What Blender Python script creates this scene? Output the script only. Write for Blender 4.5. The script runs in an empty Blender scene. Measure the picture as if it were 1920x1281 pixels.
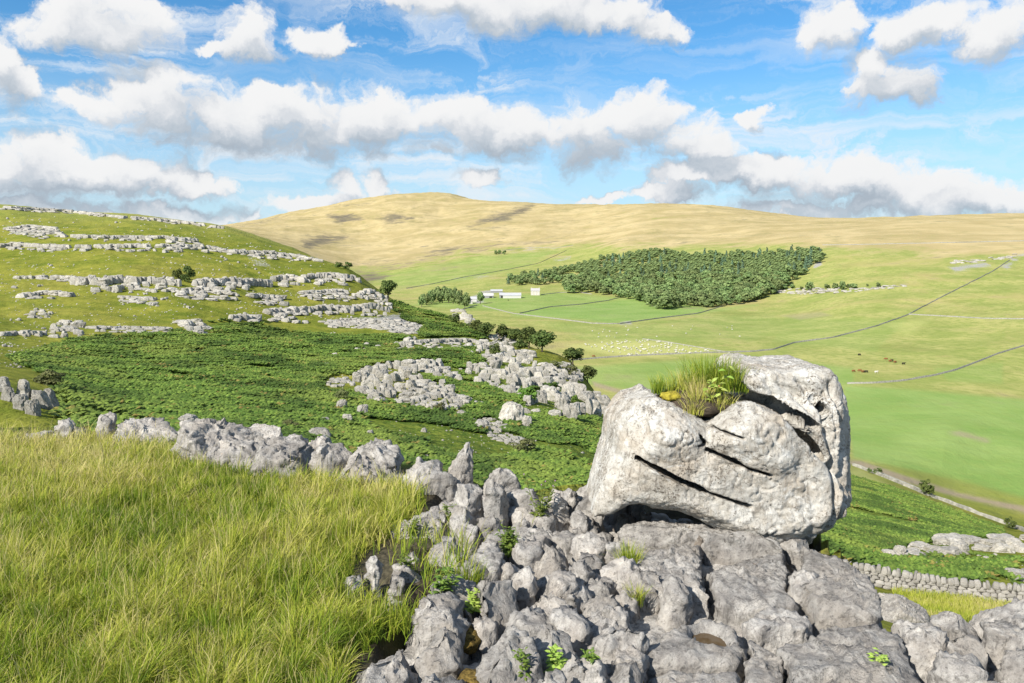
import bpy, math, random
import numpy as np
from mathutils import Vector, Matrix

SC = bpy.context.scene
COL = SC.collection
rng = np.random.default_rng(7)
random.seed(7)

# ---------------------------------------------------------------- camera
FPX = 1493.3
PITCH = math.atan((640.5 - 470.0) / FPX)
CZ = 1.65
cam_d = bpy.data.cameras.new('camera')
cam_d.lens = 28.0; cam_d.sensor_width = 36.0
cam_d.clip_start = 0.05; cam_d.clip_end = 30000.0
cam = bpy.data.objects.new('camera', cam_d); COL.objects.link(cam)
cam.location = (0, 0, CZ); cam.rotation_euler = (math.pi / 2 - PITCH, 0, 0)
SC.camera = cam

# ---------------------------------------------------------------- sun, exposure
SUN_DIR = Vector((-0.56, -0.58, 0.60)).normalized()
sun_d = bpy.data.lights.new('sun', 'SUN'); sun_d.energy = 4.6; sun_d.angle = math.radians(0.6); sun_d.color = (1.0, 0.95, 0.86)
sun = bpy.data.objects.new('sun', sun_d); COL.objects.link(sun)
sun.rotation_euler = SUN_DIR.to_track_quat('Z', 'Y').to_euler()
SC.view_settings.view_transform = 'Standard'; SC.view_settings.look = 'None'
SC.view_settings.exposure = 0.82; SC.view_settings.gamma = 1.0; SC.view_settings.use_curve_mapping = False
SC.cycles.max_bounces = 5; SC.cycles.diffuse_bounces = 2; SC.cycles.transparent_max_bounces = 6
SC.cycles.use_denoising = True

# ---------------------------------------------------------------- node helper
class NT:
    def __init__(s, tree): s.t = tree
    def n(s, typ, ins=None, **kw):
        nd = s.t.nodes.new(typ)
        for k, v in kw.items(): setattr(nd, k, v)
        for k, v in (ins or {}).items():
            sock = nd.inputs[k]
            if isinstance(v, bpy.types.NodeSocket): s.t.links.new(v, sock)
            else: sock.default_value = v
        return nd
    def m(s, op, a, b=0.0, c=0.0, clamp=False):
        nd = s.n('ShaderNodeMath', {0: a, 1: b, 2: c}, operation=op, use_clamp=clamp); return nd.outputs[0]
    def v(s, op, a, b=(0, 0, 0)):
        nd = s.n('ShaderNodeVectorMath', {0: a, 1: b}, operation=op)
        return nd.outputs['Value'] if op in ('LENGTH', 'DOT_PRODUCT', 'DISTANCE') else nd.outputs[0]
    def sm(s, x, a, b, lo=0.0, hi=1.0):
        nd = s.n('ShaderNodeMapRange', {'Value': x, 'From Min': a, 'From Max': b, 'To Min': lo, 'To Max': hi}, interpolation_type='SMOOTHSTEP')
        return nd.outputs[0]
    def mix(s, f, a, b, blend='MIX'):
        nd = s.n('ShaderNodeMix', data_type='RGBA', blend_type=blend)
        for i, x in ((0, f), (6, a), (7, b)):
            if isinstance(x, bpy.types.NodeSocket): s.t.links.new(x, nd.inputs[i])
            elif i: nd.inputs[i].default_value = (*x[:3], 1)
            else: nd.inputs[i].default_value = x
        return nd.outputs[2]
    def noise(s, vec, scale, detail=4.0, rough=0.55, dist=0.0, typ='FBM', out=0):
        nd = s.n('ShaderNodeTexNoise', {'Vector': vec, 'Scale': scale, 'Detail': detail, 'Roughness': rough, 'Distortion': dist})
        try: nd.noise_type = typ
        except Exception: pass
        return nd.outputs[out]
    def mapping(s, vec, scale=(1, 1, 1), rot=(0, 0, 0), loc=(0, 0, 0)):
        return s.n('ShaderNodeMapping', {'Vector': vec, 'Scale': scale, 'Rotation': rot, 'Location': loc}).outputs[0]

# ---------------------------------------------------------------- picture <-> place (camera model)
_c, _s = math.cos(PITCH), math.sin(PITCH)
def ray(px, py):
    xc = (np.asarray(px, float) - 960.0) / FPX; yc = (640.5 - np.asarray(py, float)) / FPX
    dy = _c + yc * _s
    return xc / dy, (-_s + yc * _c) / dy
def unp(px, py, D):
    a, s = ray(px, py); return np.array([a * D, D, CZ + s * D])
def on_z(px, py, z):
    a, s = ray(px, py); D = (z - CZ) / s; return np.stack([a * D, D], -1)
def proj(x, y, z):
    z = np.asarray(z, float) - CZ
    zc = y * _c - z * _s; yc = (y * _s + z * _c) / zc
    return 960.0 + FPX * x / zc, 640.5 - FPX * yc
def azel(px, py):
    a, s = ray(px, py); return math.atan(a), math.atan(s / math.sqrt(1 + a * a))

# ---------------------------------------------------------------- sky
world = bpy.data.worlds.new('World'); SC.world = world; world.use_nodes = True
def build_sky():
    t = world.node_tree; t.nodes.clear(); N = NT(t)
    # cumulus masses: centre px, half-width, height above centre, depth below centre
    E = [(195,70,125,85,32),(120,60,75,50,36),(265,62,75,62,36),
         (470,78,66,52,28),(600,84,52,34,26),(410,80,40,16,16),
         (860,10,170,60,32),(1010,8,165,70,46),(1120,25,120,40,36),(1225,62,68,32,24),
         (22,150,58,30,52),(-10,110,50,40,56),
         (248,212,84,76,40),(320,200,110,72,75),(430,225,120,70,58),(560,225,140,72,72),(700,240,130,76,64),
         (790,235,90,60,62),(885,240,90,68,64),(960,250,80,58,56),(1060,250,95,72,64),(1130,255,90,66,60),(1215,240,85,68,70),(1290,265,75,50,42),(1350,285,60,32,28),
         (1290,335,75,30,20),(1400,325,110,40,38),(1510,335,120,46,46),(1620,340,120,48,50),(1710,360,110,42,46),(1830,375,120,36,32),(1560,385,230,20,20),(1270,370,70,20,14),(1930,380,90,28,28),
         (40,325,95,70,40),(140,330,110,45,42),(250,335,100,55,35),(370,345,85,36,26),(430,350,50,22,14),
         (640,352,52,32,24),(700,350,45,28,22),(905,335,52,24,20),(570,380,80,22,20),(660,380,110,24,24),
         (1560,58,62,36,34),(1595,40,35,26,26),(1722,42,62,36,34),(1880,48,70,40,44),(1655,135,80,52,62),(1690,150,60,52,48),(1610,160,42,16,16),(1430,222,32,30,26),
         (90,385,170,18,20),(330,395,130,20,24),(230,408,190,16,18),(1120,372,60,10,8),(1500,405,140,10,10)]
    g = bpy.data.node_groups.new('cumulus_masses', 'ShaderNodeTree')
    g.interface.new_socket('P', in_out='INPUT', socket_type='NodeSocketVector')
    g.interface.new_socket('F', in_out='OUTPUT', socket_type='NodeSocketFloat')
    G = NT(g); gi = G.n('NodeGroupInput').outputs[0]; go = G.n('NodeGroupOutput')
    acc = None
    for cx, cy, rx, rt, rb in E:
        rb *= 1.12
        az, el = azel(cx, cy); k = 0.97 / FPX
        q = G.n('ShaderNodeVectorMath', {0: gi, 1: (1 / (rx * k), 1 / (rt * k), 0), 2: (-az / (rx * k), -el / (rt * k), 0)}, operation='MULTIPLY_ADD').outputs[0]
        q = G.v('MAXIMUM', q, G.v('MULTIPLY', q, (-1, -rt / rb, 0)))     # the upper and the lower half have their own radius
        f = G.v('DOT_PRODUCT', q, q)
        acc = f if acc is None else G.n('ShaderNodeMath', {0: acc, 1: f, 2: 0.22}, operation='SMOOTH_MIN').outputs[0]
    acc = G.m('SUBTRACT', 1.0, G.m('MINIMUM', acc, 3.0))
    g.links.new(acc, go.inputs[0])

    def n2(vec, scale, detail, rough, dist=0.0, out=0):
        nd = N.n('ShaderNodeTexNoise', noise_dimensions='2D'); t.links.new(vec, nd.inputs['Vector'])
        for k_, v_ in (('Scale', scale), ('Detail', detail), ('Roughness', rough), ('Distortion', dist)): nd.inputs[k_].default_value = v_
        return nd.outputs[out]
    dirv = N.n('ShaderNodeTexCoord').outputs['Generated']
    sx = N.n('ShaderNodeSeparateXYZ', {0: dirv})
    az = N.m('ARCTAN2', sx.outputs[0], sx.outputs[1]); el = N.m('ARCSINE', sx.outputs[2])
    P0 = N.n('ShaderNodeCombineXYZ', {0: az, 1: el, 2: 0.0}).outputs[0]
    w1 = N.v('SUBTRACT', n2(P0, 11.0, 6.0, 0.62, out=1), (0.5, 0.5, 0.5))
    W = N.v('MULTIPLY', w1, (0.095, 0.062, 0))
    def dens(off, det):
        PW = N.v('ADD', N.v('ADD', P0, off) if off else P0, W)
        grp = N.n('ShaderNodeGroup', {}, node_tree=g); t.links.new(PW, grp.inputs[0])
        ps = N.v('MULTIPLY', PW, (1.0, 1.3, 1.0))
        vo = N.n('ShaderNodeTexVoronoi', voronoi_dimensions='2D', feature='F1', normalize=True); t.links.new(ps, vo.inputs['Vector'])
        for k_, v_ in (('Scale', 30.0), ('Detail', 2.0), ('Roughness', 0.5), ('Lacunarity', 2.2)): vo.inputs[k_].default_value = v_
        bil = N.m('SUBTRACT', 0.36, vo.outputs['Distance'])
        fb = N.m('SUBTRACT', n2(ps, 15.0, det, 0.6), 0.5)
        return grp.outputs[0], N.m('ADD', N.m('MULTIPLY', bil, 0.65), N.m('MULTIPLY', fb, 3.0))
    e0, n0 = dens(None, 6.0)
    e1, n1 = dens((-0.007, 0.025, 0), 4.0)
    dtot = N.m('ADD', e0, n0)
    # cloud field for the rest of the sky, outside the part in view
    far = N.m('MAXIMUM', N.sm(N.m('ABSOLUTE', az), 0.60, 0.72), N.sm(el, 0.33, 0.42))
    gen = N.m('SUBTRACT', N.m('MULTIPLY', N.noise(N.v('MULTIPLY', dirv, (1, 1, 2.6)), 2.6, 5.0, 0.55), 5.0), 2.75)
    dtot2 = N.m('ADD', N.m('MULTIPLY', dtot, N.m('SUBTRACT', 1.0, far)), N.m('MULTIPLY', gen, far))
    # how much cloud stands towards the sun of each point: thick = grey underside, thin = bright top
    thick = N.m('ADD', N.m('SUBTRACT', e1, e0), N.m('MULTIPLY', N.m('SUBTRACT', n1, n0), 0.34))
    core = N.sm(e0, 0.0, 0.9)
    wid = N.sm(thick, -0.5, 0.7, 0.80, 1.35)      # crisp sunlit tops, vague undersides
    alpha = N.sm(N.m('DIVIDE', N.m('ADD', dtot2, 0.20), wid), 0.0, 1.0)
    alpha = N.m('MULTIPLY', alpha, N.sm(el, -0.02, 0.06, 0.35, 1.0))
    sh = N.m('ADD', N.sm(thick, -1.0, 0.80), N.m('MULTIPLY', core, 0.10))
    sh = N.m('MULTIPLY', sh, N.sm(el, 0.03, 0.24, 1.12, 0.88), clamp=True)
    sh = N.m('ADD', sh, N.m('MULTIPLY', N.sm(el, 0.05, 0.15, 0.07, 0.0), N.sm(e0, -0.2, 0.6)), clamp=True)
    cr = N.n('ShaderNodeValToRGB'); r = cr.color_ramp; r.interpolation = 'B_SPLINE'
    t.links.new(sh, cr.inputs[0])
    r.elements[0].position = 0.0; r.elements[0].color = (0.525, 0.525, 0.525, 1)
    r.elements[1].position = 1.0; r.elements[1].color = (0.225, 0.262, 0.305, 1)
    for p, c in ((0.3, (0.50, 0.505, 0.51, 1)), (0.52, (0.395, 0.412, 0.438, 1)), (0.75, (0.30, 0.338, 0.378, 1))):
        x = r.elements.new(p); x.color = c
    # clear sky with thin high streaks
    sky = N.n('ShaderNodeTexSky', sky_type='NISHITA'); sky.sun_disc = False
    sky.sun_elevation = math.asin(SUN_DIR.z); sky.sun_rotation = math.atan2(SUN_DIR.x, SUN_DIR.y)
    sky.altitude = 350.0; sky.air_density = 1.0; sky.dust_density = 0.3; sky.ozone_density = 2.2
    skyc = N.n('ShaderNodeHueSaturation', {'Saturation': 1.0, 'Value': 1.0, 'Color': N.mix(1.0, sky.outputs[0], (0.034, 0.069, 0.088), 'MULTIPLY')}).outputs[0]
    skyc = N.mix(N.sm(el, 0.0, 0.26, 0.78, 0.0), skyc, (0.36, 0.445, 0.515))
    ci = n2(N.v('MULTIPLY', N.v('ADD', P0, N.v('MULTIPLY', w1, (0.2, 0.03, 0))), (2.2, 11.0, 1)), 3.0, 7.0, 0.64, 0.6)
    ci2 = n2(N.v('MULTIPLY', P0, (1.3, 2.6, 1)), 2.4, 2.0, 0.5)
    cir = N.m('MULTIPLY', N.sm(ci, 0.38, 0.72), N.sm(ci2, 0.34, 0.62, 0.25, 0.9))
    skyc = N.mix(cir, skyc, (0.47, 0.50, 0.53))
    col = N.mix(alpha, skyc, cr.outputs[0])
    bg = N.n('ShaderNodeBackground', {'Color': col, 'Strength': 1.0})
    out = N.n('ShaderNodeOutputWorld', {'Surface': bg.outputs[0]})
build_sky()
world.cycles.sampling_method = 'NONE'
# ---------------------------------------------------------------- noise in numpy
_rs = np.random.RandomState(3)
_perm = np.concatenate([_rs.permutation(256)] * 3).astype(np.int64)
_g = _rs.normal(size=(256, 3)); _g /= np.linalg.norm(_g, axis=1)[:, None]
_g = _g.astype(np.float32)
def perlin(P):
    P = np.asarray(P, np.float32)
    i = np.floor(P).astype(np.int64); f = P - i
    i &= 255
    u = f * f * f * (f * (f * 6 - 15) + 10)
    res = 0
    for dx in (0, 1):
        wx = u[:, 0] if dx else 1 - u[:, 0]
        hx = _perm[i[:, 0] + dx]
        for dy in (0, 1):
            wy = u[:, 1] if dy else 1 - u[:, 1]
            hy = _perm[hx + i[:, 1] + dy]
            for dz in (0, 1):
                wz = u[:, 2] if dz else 1 - u[:, 2]
                gr = _g[_perm[hy + i[:, 2] + dz]]
                dot = gr[:, 0] * (f[:, 0] - dx) + gr[:, 1] * (f[:, 1] - dy) + gr[:, 2] * (f[:, 2] - dz)
                res = res + wx * wy * wz * dot
    return res * 1.6
def fbm(P, freq, octv=4, gain=0.5, seed=0.0, kind='f'):
    P = np.asarray(P, np.float32) * freq + np.float32(seed) * np.array([17.13, 5.71, 9.37], np.float32)
    r = 0; a = 1.0; tot = 0
    for k in range(octv):
        n = perlin(P)
        if kind == 'r': n = 1 - 2 * np.abs(n)
        elif kind == 'b': n = 2 * np.abs(n) - 0.6
        r = r + a * n; tot += a; a *= gain; P = P * 2.03 + 11.7
    return r / tot
def sstep(a, b, x):
    t = np.clip((x - a) / (b - a), 0, 1); return t * t * (3 - 2 * t)
def inpoly(px, py, poly):
    poly = np.asarray(poly, float); r = np.zeros(np.shape(px), bool); j = len(poly) - 1
    for i in range(len(poly)):
        xi, yi = poly[i]; xj, yj = poly[j]
        c = ((yi > py) != (yj > py)) & (px < (xj - xi) * (py - yi) / (yj - yi + 1e-12) + xi)
        r ^= c; j = i
    return r
def sdpoly(px, py, poly):
    """signed distance, negative inside"""
    poly = np.asarray(poly, float); d = np.full(np.shape(px), 1e9)
    for i in range(len(poly)):
        d = np.minimum(d, dseg(px, py, poly[i - 1], poly[i])[0])
    return np.where(inpoly(px, py, poly), -d, d)
def dseg(px, py, A, B):
    ex, ey = B[0] - A[0], B[1] - A[1]
    t = np.clip(((px - A[0]) * ex + (py - A[1]) * ey) / (ex * ex + ey * ey + 1e-12), 0, 1)
    return np.hypot(px - A[0] - t * ex, py - A[1] - t * ey), t
def dline(px, py, pts):
    d = np.full(np.shape(px), 1e9)
    for A, B in zip(pts[:-1], pts[1:]): d = np.minimum(d, dseg(px, py, A, B)[0])
    return d

# ---------------------------------------------------------------- objects
def link(o, parent=None):
    COL.objects.link(o)
    if parent is not None: o.parent = parent
    return o
def tag(o, label=None, cat=None, group=None, kind=None):
    if label: o['label'] = label
    if cat: o['category'] = cat
    if group: o['group'] = group
    if kind: o['kind'] = kind
    return o
def mesh_np(name, V, faces, mat=None, smooth=True, attrs=None, fattrs=None):
    """V (n,3); faces: array (m,4)/(m,3) or list of such arrays"""
    if not isinstance(faces, list): faces = [faces]
    faces = [np.asarray(f, np.int32) for f in faces if len(f)]
    me = bpy.data.meshes.new(name)
    me.vertices.add(len(V)); me.vertices.foreach_set('co', np.asarray(V, np.float32).ravel())
    nl = sum(f.size for f in faces); npol = sum(len(f) for f in faces)
    me.loops.add(nl); me.loops.foreach_set('vertex_index', np.concatenate([f.ravel() for f in faces]))
    me.polygons.add(npol)
    tot = np.concatenate([np.full(len(f), f.shape[1], np.int32) for f in faces])
    st = np.concatenate([[0], np.cumsum(tot)[:-1]]).astype(np.int32)
    me.polygons.foreach_set('loop_start', st); me.polygons.foreach_set('loop_total', tot)
    me.polygons.foreach_set('use_smooth', np.full(npol, smooth, bool))
    me.update(calc_edges=True)
    for k, a in (attrs or {}).items():
        at = me.attributes.new(k, 'FLOAT', 'POINT'); at.data.foreach_set('value', np.asarray(a, np.float32).ravel())
    if mat: me.materials.append(mat)
    return me
def obj(name, me, parent=None, loc=(0, 0, 0)):
    o = bpy.data.objects.new(name, me); link(o, parent); o.location = loc; return o
def empty(name, loc=(0, 0, 0), rz=0.0):
    o = bpy.data.objects.new(name, None); link(o); o.location = loc; o.rotation_euler = (0, 0, rz); o.empty_display_size = 0.2; return o
def grid_faces(nu, nv, wrap=False):
    i = np.arange(nu if wrap else nu - 1)[:, None]; j = np.arange(nv - 1)[None, :]
    i2 = (i + 1) % nu
    return np.stack([i * nv + j, i2 * nv + j, i2 * nv + j + 1, i * nv + j + 1], -1).reshape(-1, 4)

# ---------------------------------------------------------------- materials
def new_mat(name):
    m = bpy.data.materials.new(name); m.use_nodes = True; m.node_tree.nodes.clear(); return m, NT(m.node_tree)
def finish(N, m, color, rough=0.9, bump=None, bstr=0.5, bdist=0.02, spec=0.2, transl=None, normal=None):
    ins = {'Base Color': color if isinstance(color, bpy.types.NodeSocket) else (*color, 1), 'Roughness': rough, 'Specular IOR Level': spec}
    if bump is not None:
        b = N.n('ShaderNodeBump', {'Height': bump, 'Strength': bstr, 'Distance': bdist}); ins['Normal'] = b.outputs[0]
    sh = N.n('ShaderNodeBsdfPrincipled', ins).outputs[0]
    if transl:
        tr = N.n('ShaderNodeBsdfTranslucent', {'Color': ins['Base Color']}).outputs[0]
        sh = N.n('ShaderNodeMixShader', {0: transl, 1: sh, 2: tr}).outputs[0]
    N.n('ShaderNodeOutputMaterial', {'Surface': sh}); return m

def rock_mat(name, pale, mid, dark, buff, scale=1.0, buff_amt=0.5, lichen=0.0, white=0.5, bstr=0.6, bdist=0.02, crust=(0.5, 0.49, 0.46), speck=0.45, vary=0.34):
    m, N = new_mat(name); mid2 = tuple(.62 * a + .0 for a in mid)
    tc = N.n('ShaderNodeTexCoord').outputs['Object']; oi = N.n('ShaderNodeObjectInfo').outputs['Random']
    P = N.v('ADD', N.v('SCALE', tc, (0, 0, 0)) if False else N.n('ShaderNodeVectorMath', {0: tc, 'Scale': scale}, operation='SCALE').outputs[0],
            N.n('ShaderNodeCombineXYZ', {0: N.m('MULTIPLY', oi, 37.0), 1: N.m('MULTIPLY', oi, 91.0), 2: oi}).outputs[0])
    big = N.noise(P, 2.2, 5, 0.6, 0.4); med = N.noise(P, 9.0, 7, 0.68, 0.3); fine = N.noise(P, 42.0, 6, 0.7); grain = N.noise(P, 190.0, 3, 0.6)
    c = N.mix(N.sm(med, 0.38, 0.62), mid, pale)
    c = N.mix(N.m('MULTIPLY', N.sm(N.noise(P, 3.6, 8, 0.72, 0.6), 0.50, 0.66), 0.55), c, mid2)
    c = N.mix(N.m('MULTIPLY', N.sm(big, 0.45, 0.68), buff_amt), c, buff)
    streak = N.noise(N.mapping(P, (7, 7, 1.6), (0.5, 0.3, 0.2)), 2.2, 7, 0.7, 1.2)
    c = N.mix(N.m('MULTIPLY', N.sm(streak, 0.50, 0.70), 0.75), c, dark)
    c = N.mix(N.m('MULTIPLY', N.sm(fine, 0.54, 0.66), 0.62), c, dark)
    spot = N.noise(N.v('ADD', P, (3, 9, 5)), 24.0, 5, 0.62, 0.4)
    c = N.mix(N.m('MULTIPLY', N.sm(spot, 0.62, 0.68), 0.75), c, dark)
    wl = N.noise(P, 5.5, 8, 0.72, 0.8)
    c = N.mix(N.m('MULTIPLY', N.sm(wl, 0.53, 0.63), white), c, crust)
    if lichen:
        li = N.noise(N.v('ADD', P, (31, 7, 3)), 6.5, 7, 0.7, 0.5)
        c = N.mix(N.m('MULTIPLY', N.sm(li, 0.69, 0.74), lichen), c, (0.55, 0.27, 0.07))
    c = N.mix(N.m('MULTIPLY', N.sm(grain, 0.35, 0.75), 0.22), c, dark)
    pep = N.m('MULTIPLY', N.sm(N.noise(P, 75.0, 4, 0.6), 0.52, 0.60), N.sm(N.noise(N.v('ADD', P, (9, 2, 4)), 4.2, 6, 0.68, .5), 0.44, 0.62))
    c = N.mix(N.m('MULTIPLY', pep, speck), c, dark)
    c = N.n('ShaderNodeHueSaturation', {'Hue': 0.5, 'Saturation': 1.0, 'Value': N.m('ADD', 1.0 - vary / 2, N.m('MULTIPLY', oi, vary)), 'Color': c}).outputs[0]
    h = N.m('ADD', N.m('ADD', N.m('MULTIPLY', med, 0.7), N.m('MULTIPLY', fine, 0.55)), N.m('ADD', N.m('MULTIPLY', grain, 0.16), N.m('MULTIPLY', streak, 0.5)))
    return finish(N, m, c, 0.92, h, bstr, bdist, 0.15)
M_BOULDER = rock_mat('pale_limestone', (0.57, 0.545, 0.495), (0.42, 0.385, 0.33), (0.115, 0.095, 0.075), (0.43, 0.36, 0.28), 1.0, 0.75, 0.7, 0.8, 1.0, 0.02, (0.64, 0.625, 0.585), 1.0, 0.06)
M_CLINT = rock_mat('weathered_limestone', (0.415, 0.392, 0.360), (0.271, 0.251, 0.230), (0.082, 0.076, 0.070), (0.355, 0.315, 0.269), 1.0, 0.6, 0.3, 0.5, 1.0, 0.02, (0.567, 0.532, 0.480))
M_CRAG = rock_mat('scar_limestone', (0.492, 0.461, 0.405), (0.353, 0.329, 0.288), (0.126, 0.117, 0.101), (0.391, 0.350, 0.266), 0.7, 0.5, 0.0, 0.4, 0.9, 0.10, (0.580, 0.552, 0.496))
M_WALLSTONE = rock_mat('wall_limestone', (0.392, 0.372, 0.343), (0.279, 0.265, 0.246), (0.101, 0.093, 0.085), (0.332, 0.290, 0.237), 2.0, 0.5, 0.0, 0.4, 0.7, 0.03, (0.499, 0.476, 0.439))
M_BROWNROCK = rock_mat('stained_limestone', (0.25, 0.215, 0.18), (0.165, 0.14, 0.115), (0.06, 0.048, 0.038), (0.22, 0.17, 0.115), 1.5, 0.6, 0.3, 0.25, 0.8, 0.02, (0.36, 0.34, 0.31))
M_BEDROCK = rock_mat('grike_limestone', (0.240, 0.225, 0.203), (0.150, 0.138, 0.120), (0.060, 0.053, 0.045), (0.150, 0.128, 0.075), 1.5, 0.6, 0.2, 0.15, 0.8, 0.02, (0.420, 0.405, 0.375))

def simple_mat(name, col, rough=0.9, var=0.25, scale=8.0, transl=None, bump=0.3):
    m, N = new_mat(name)
    tc = N.n('ShaderNodeTexCoord').outputs['Object']
    n = N.noise(tc, scale, 5, 0.65)
    c = N.mix(N.sm(n, 0.3, 0.7), tuple(x * (1 - var) for x in col), tuple(x * (1 + var) for x in col))
    return finish(N, m, c, rough, n, bump, 0.02, 0.2, transl)
# ---------------------------------------------------------------- terrain
def plateau_z(x, y):
    P = np.stack([np.ravel(x), np.ravel(y), np.zeros(np.size(x))], -1)
    return (-0.035 * np.ravel(y) + 0.05 * fbm(P, 0.55, 3, seed=4)).reshape(np.shape(x))
_ea = ray(np.array([-700, 0, 350, 600, 760, 900, 1100, 1300, 1480, 1560, 1600, 1650, 1740, 1830, 1920, 2700]), 900)[0]
_ed = np.array([9.5, 8.9, 8.3, 7.4, 7.0, 6.6, 6.3, 6.2, 5.7, 4.85, 4.6, 4.25, 3.72, 3.70, 3.85, 4.0])
CTRL = [  # picture x, picture y, distance: points read off the photograph, one row per column of the view
 # left hillside
 *[(x, y, d) for x in (-420, 0) for y, d in ((1015, 10), (930, 13), (785, 22), (738, 25), (690, 45), (650, 75), (615, 100), (585, 122), (552, 140), (518, 160), (470, 195), (455, 208), (440, 225), (390, 262), (415, 420), (430, 1000), (425, 2500), (430, 5000), (480, 9000))],
 *[(240, y, d) for y, d in ((1000, 10), (930, 13), (800, 27), (750, 42), (700, 65), (650, 92), (615, 112), (585, 128), (548, 148), (515, 158), (468, 195), (448, 215), (405, 262), (430, 420), (440, 1000), (425, 2500), (432, 5000), (480, 9000))],
 *[(420, y, d) for y, d in ((1000, 10), (930, 13), (800, 33), (750, 50), (700, 72), (650, 100), (615, 125), (580, 142), (545, 160), (518, 168), (480, 205), (450, 235), (428, 258), (460, 420), (470, 1000), (445, 2500), (428, 5800), (480, 9000))],
 *[(540, y, d) for y, d in ((1000, 10), (940, 14), (800, 40), (750, 57), (700, 80), (650, 110), (615, 140), (575, 158), (540, 176), (515, 188), (490, 215), (466, 243), (500, 420), (525, 1000), (470, 2500), (440, 3900), (400, 5600), (470, 9000))],
 *[(660, y, d) for y, d in ((1010, 10), (960, 14), (830, 38), (770, 55), (720, 75), (670, 102), (625, 138), (598, 158), (565, 176), (535, 192), (508, 212), (560, 320), (580, 600), (560, 1300), (522, 2300), (480, 3200), (430, 4300), (376, 5500), (470, 9000))],
 *[(745, y, d) for y, d in ((1030, 10), (980, 14), (860, 33), (800, 50), (750, 66), (700, 88), (650, 118), (615, 150), (577, 190), (640, 320), (640, 600), (570, 1320), (512, 2400), (480, 3100), (430, 4100), (366, 5500), (470, 9000))],
 *[(830, y, d) for y, d in ((1050, 10), (990, 14), (880, 33), (800, 53), (750, 70), (700, 95), (650, 128), (612, 172), (590, 200), (690, 330), (650, 600), (567, 1330), (540, 1750), (510, 2300), (480, 2950), (430, 3900), (400, 4700), (362, 5500), (470, 9000))],
 *[(960, y, d) for y, d in ((1080, 10), (1000, 15), (900, 34), (840, 48), (790, 64), (740, 83), (690, 115), (650, 155), (637, 185), (740, 330), (680, 560), (600, 980), (556, 1400), (520, 1900), (490, 2500), (470, 2850), (430, 3600), (384, 4800), (470, 9000))],
 *[(1080, y, d) for y, d in ((1100, 10), (1010, 15), (920, 34), (850, 50), (790, 73), (740, 100), (700, 135), (682, 152), (800, 290), (720, 507), (640, 733), (590, 1045), (560, 1380), (520, 1800), (485, 2350), (455, 2900), (430, 3500), (385, 4700), (470, 9000))],
 *[(1160, y, d) for y, d in ((1110, 10), (1020, 15), (930, 34), (870, 55), (800, 95), (845, 180), (800, 360), (720, 507), (640, 733), (590, 1045), (562, 1340), (530, 1620), (500, 1900), (466, 2250), (440, 2900), (384, 4500), (470, 9000))],
 *[(1320, y, d) for y, d in ((1120, 10), (1040, 15), (960, 34), (920, 65), (900, 130), (860, 260), (800, 387), (720, 507), (640, 733), (590, 1045), (568, 1250), (530, 1500), (495, 1760), (462, 2050), (435, 2700), (387, 4000), (470, 9000))],
 *[(1480, y, d) for y, d in ((1150, 10), (1080, 15), (1015, 34), (960, 70), (915, 140), (860, 255), (820, 352), (720, 507), (640, 733), (600, 960), (575, 1120), (540, 1290), (500, 1500), (458, 1780), (440, 2100), (416, 3000), (470, 9000))],
 *[(1620, y, d) for y, d in ((1230, 10), (1160, 18), (1097, 38), (1062, 46), (1020, 56), (965, 95), (915, 165), (880, 285), (850, 322), (780, 407), (718, 500), (660, 640), (600, 850), (550, 1060), (500, 1340), (457, 1620), (440, 1850), (424, 2300), (470, 9000))],
 *[(1780, y, d) for y, d in ((1260, 10), (1190, 19), (1140, 31), (1118, 37.5), (1080, 46), (1035, 57), (990, 110), (955, 190), (936, 268), (900, 300), (850, 328), (780, 407), (735, 470), (690, 545), (640, 680), (590, 850), (540, 1030), (490, 1300), (456, 1520), (440, 1750), (419, 2100), (470, 9000))],
 *[(x, y, d) for x in (1920, 2380) for y, d in ((1265, 10), (1200, 19), (1155, 31), (1138, 36), (1092, 46), (1040, 57), (1015, 110), (1000, 210), (990, 246), (945, 275), (850, 340), (780, 420), (740, 470), (700, 530), (645, 640), (590, 800), (540, 1000), (490, 1260), (455, 1460), (440, 1700), (420, 2050), (470, 9000))],
]
CTRL = np.array(CTRL, float)
_ca, _cs = ray(CTRL[:, 0], CTRL[:, 1]); _cL = np.log(CTRL[:, 2])
class TPS:
    KA, KL = 1.0, 0.22
    def __init__(s, a, L, v, reg=2e-4):
        s.X = np.stack([a * s.KA, L * s.KL], -1); n = len(a)
        K = s.k(s.X, s.X) + reg * np.eye(n); Pm = np.concatenate([np.ones((n, 1)), s.X], 1)
        A = np.block([[K, Pm], [Pm.T, np.zeros((3, 3))]])
        s.w = np.linalg.solve(A, np.concatenate([v, np.zeros(3)]))
    @staticmethod
    def k(A, B):
        d2 = ((A[:, None, 0] - B[None, :, 0]) ** 2 + (A[:, None, 1] - B[None, :, 1]) ** 2)
        return 0.5 * d2 * np.log(d2 + 1e-12)
    def __call__(s, a, L):
        sh = np.shape(a); X = np.stack([np.ravel(a) * s.KA, np.ravel(L) * s.KL], -1); out = np.empty(len(X))
        for i in range(0, len(X), 20000):
            x = X[i:i + 20000]
            out[i:i + 20000] = s.k(x, s.X) @ s.w[:-3] + s.w[-3] + x @ s.w[-2:]
        return out.reshape(sh)
_tps = TPS(_ca, _cL, _cs)
NA, NL = 680, 520
AA = np.concatenate([np.linspace(-1.15, -0.70, 18)[:-1], np.linspace(-0.70, 0.70, NA), np.linspace(0.70, 1.15, 18)[1:]])
LL = np.concatenate([np.linspace(math.log(0.5), math.log(9), 90)[:-1], np.linspace(math.log(9), math.log(9000), NL)])
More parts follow.
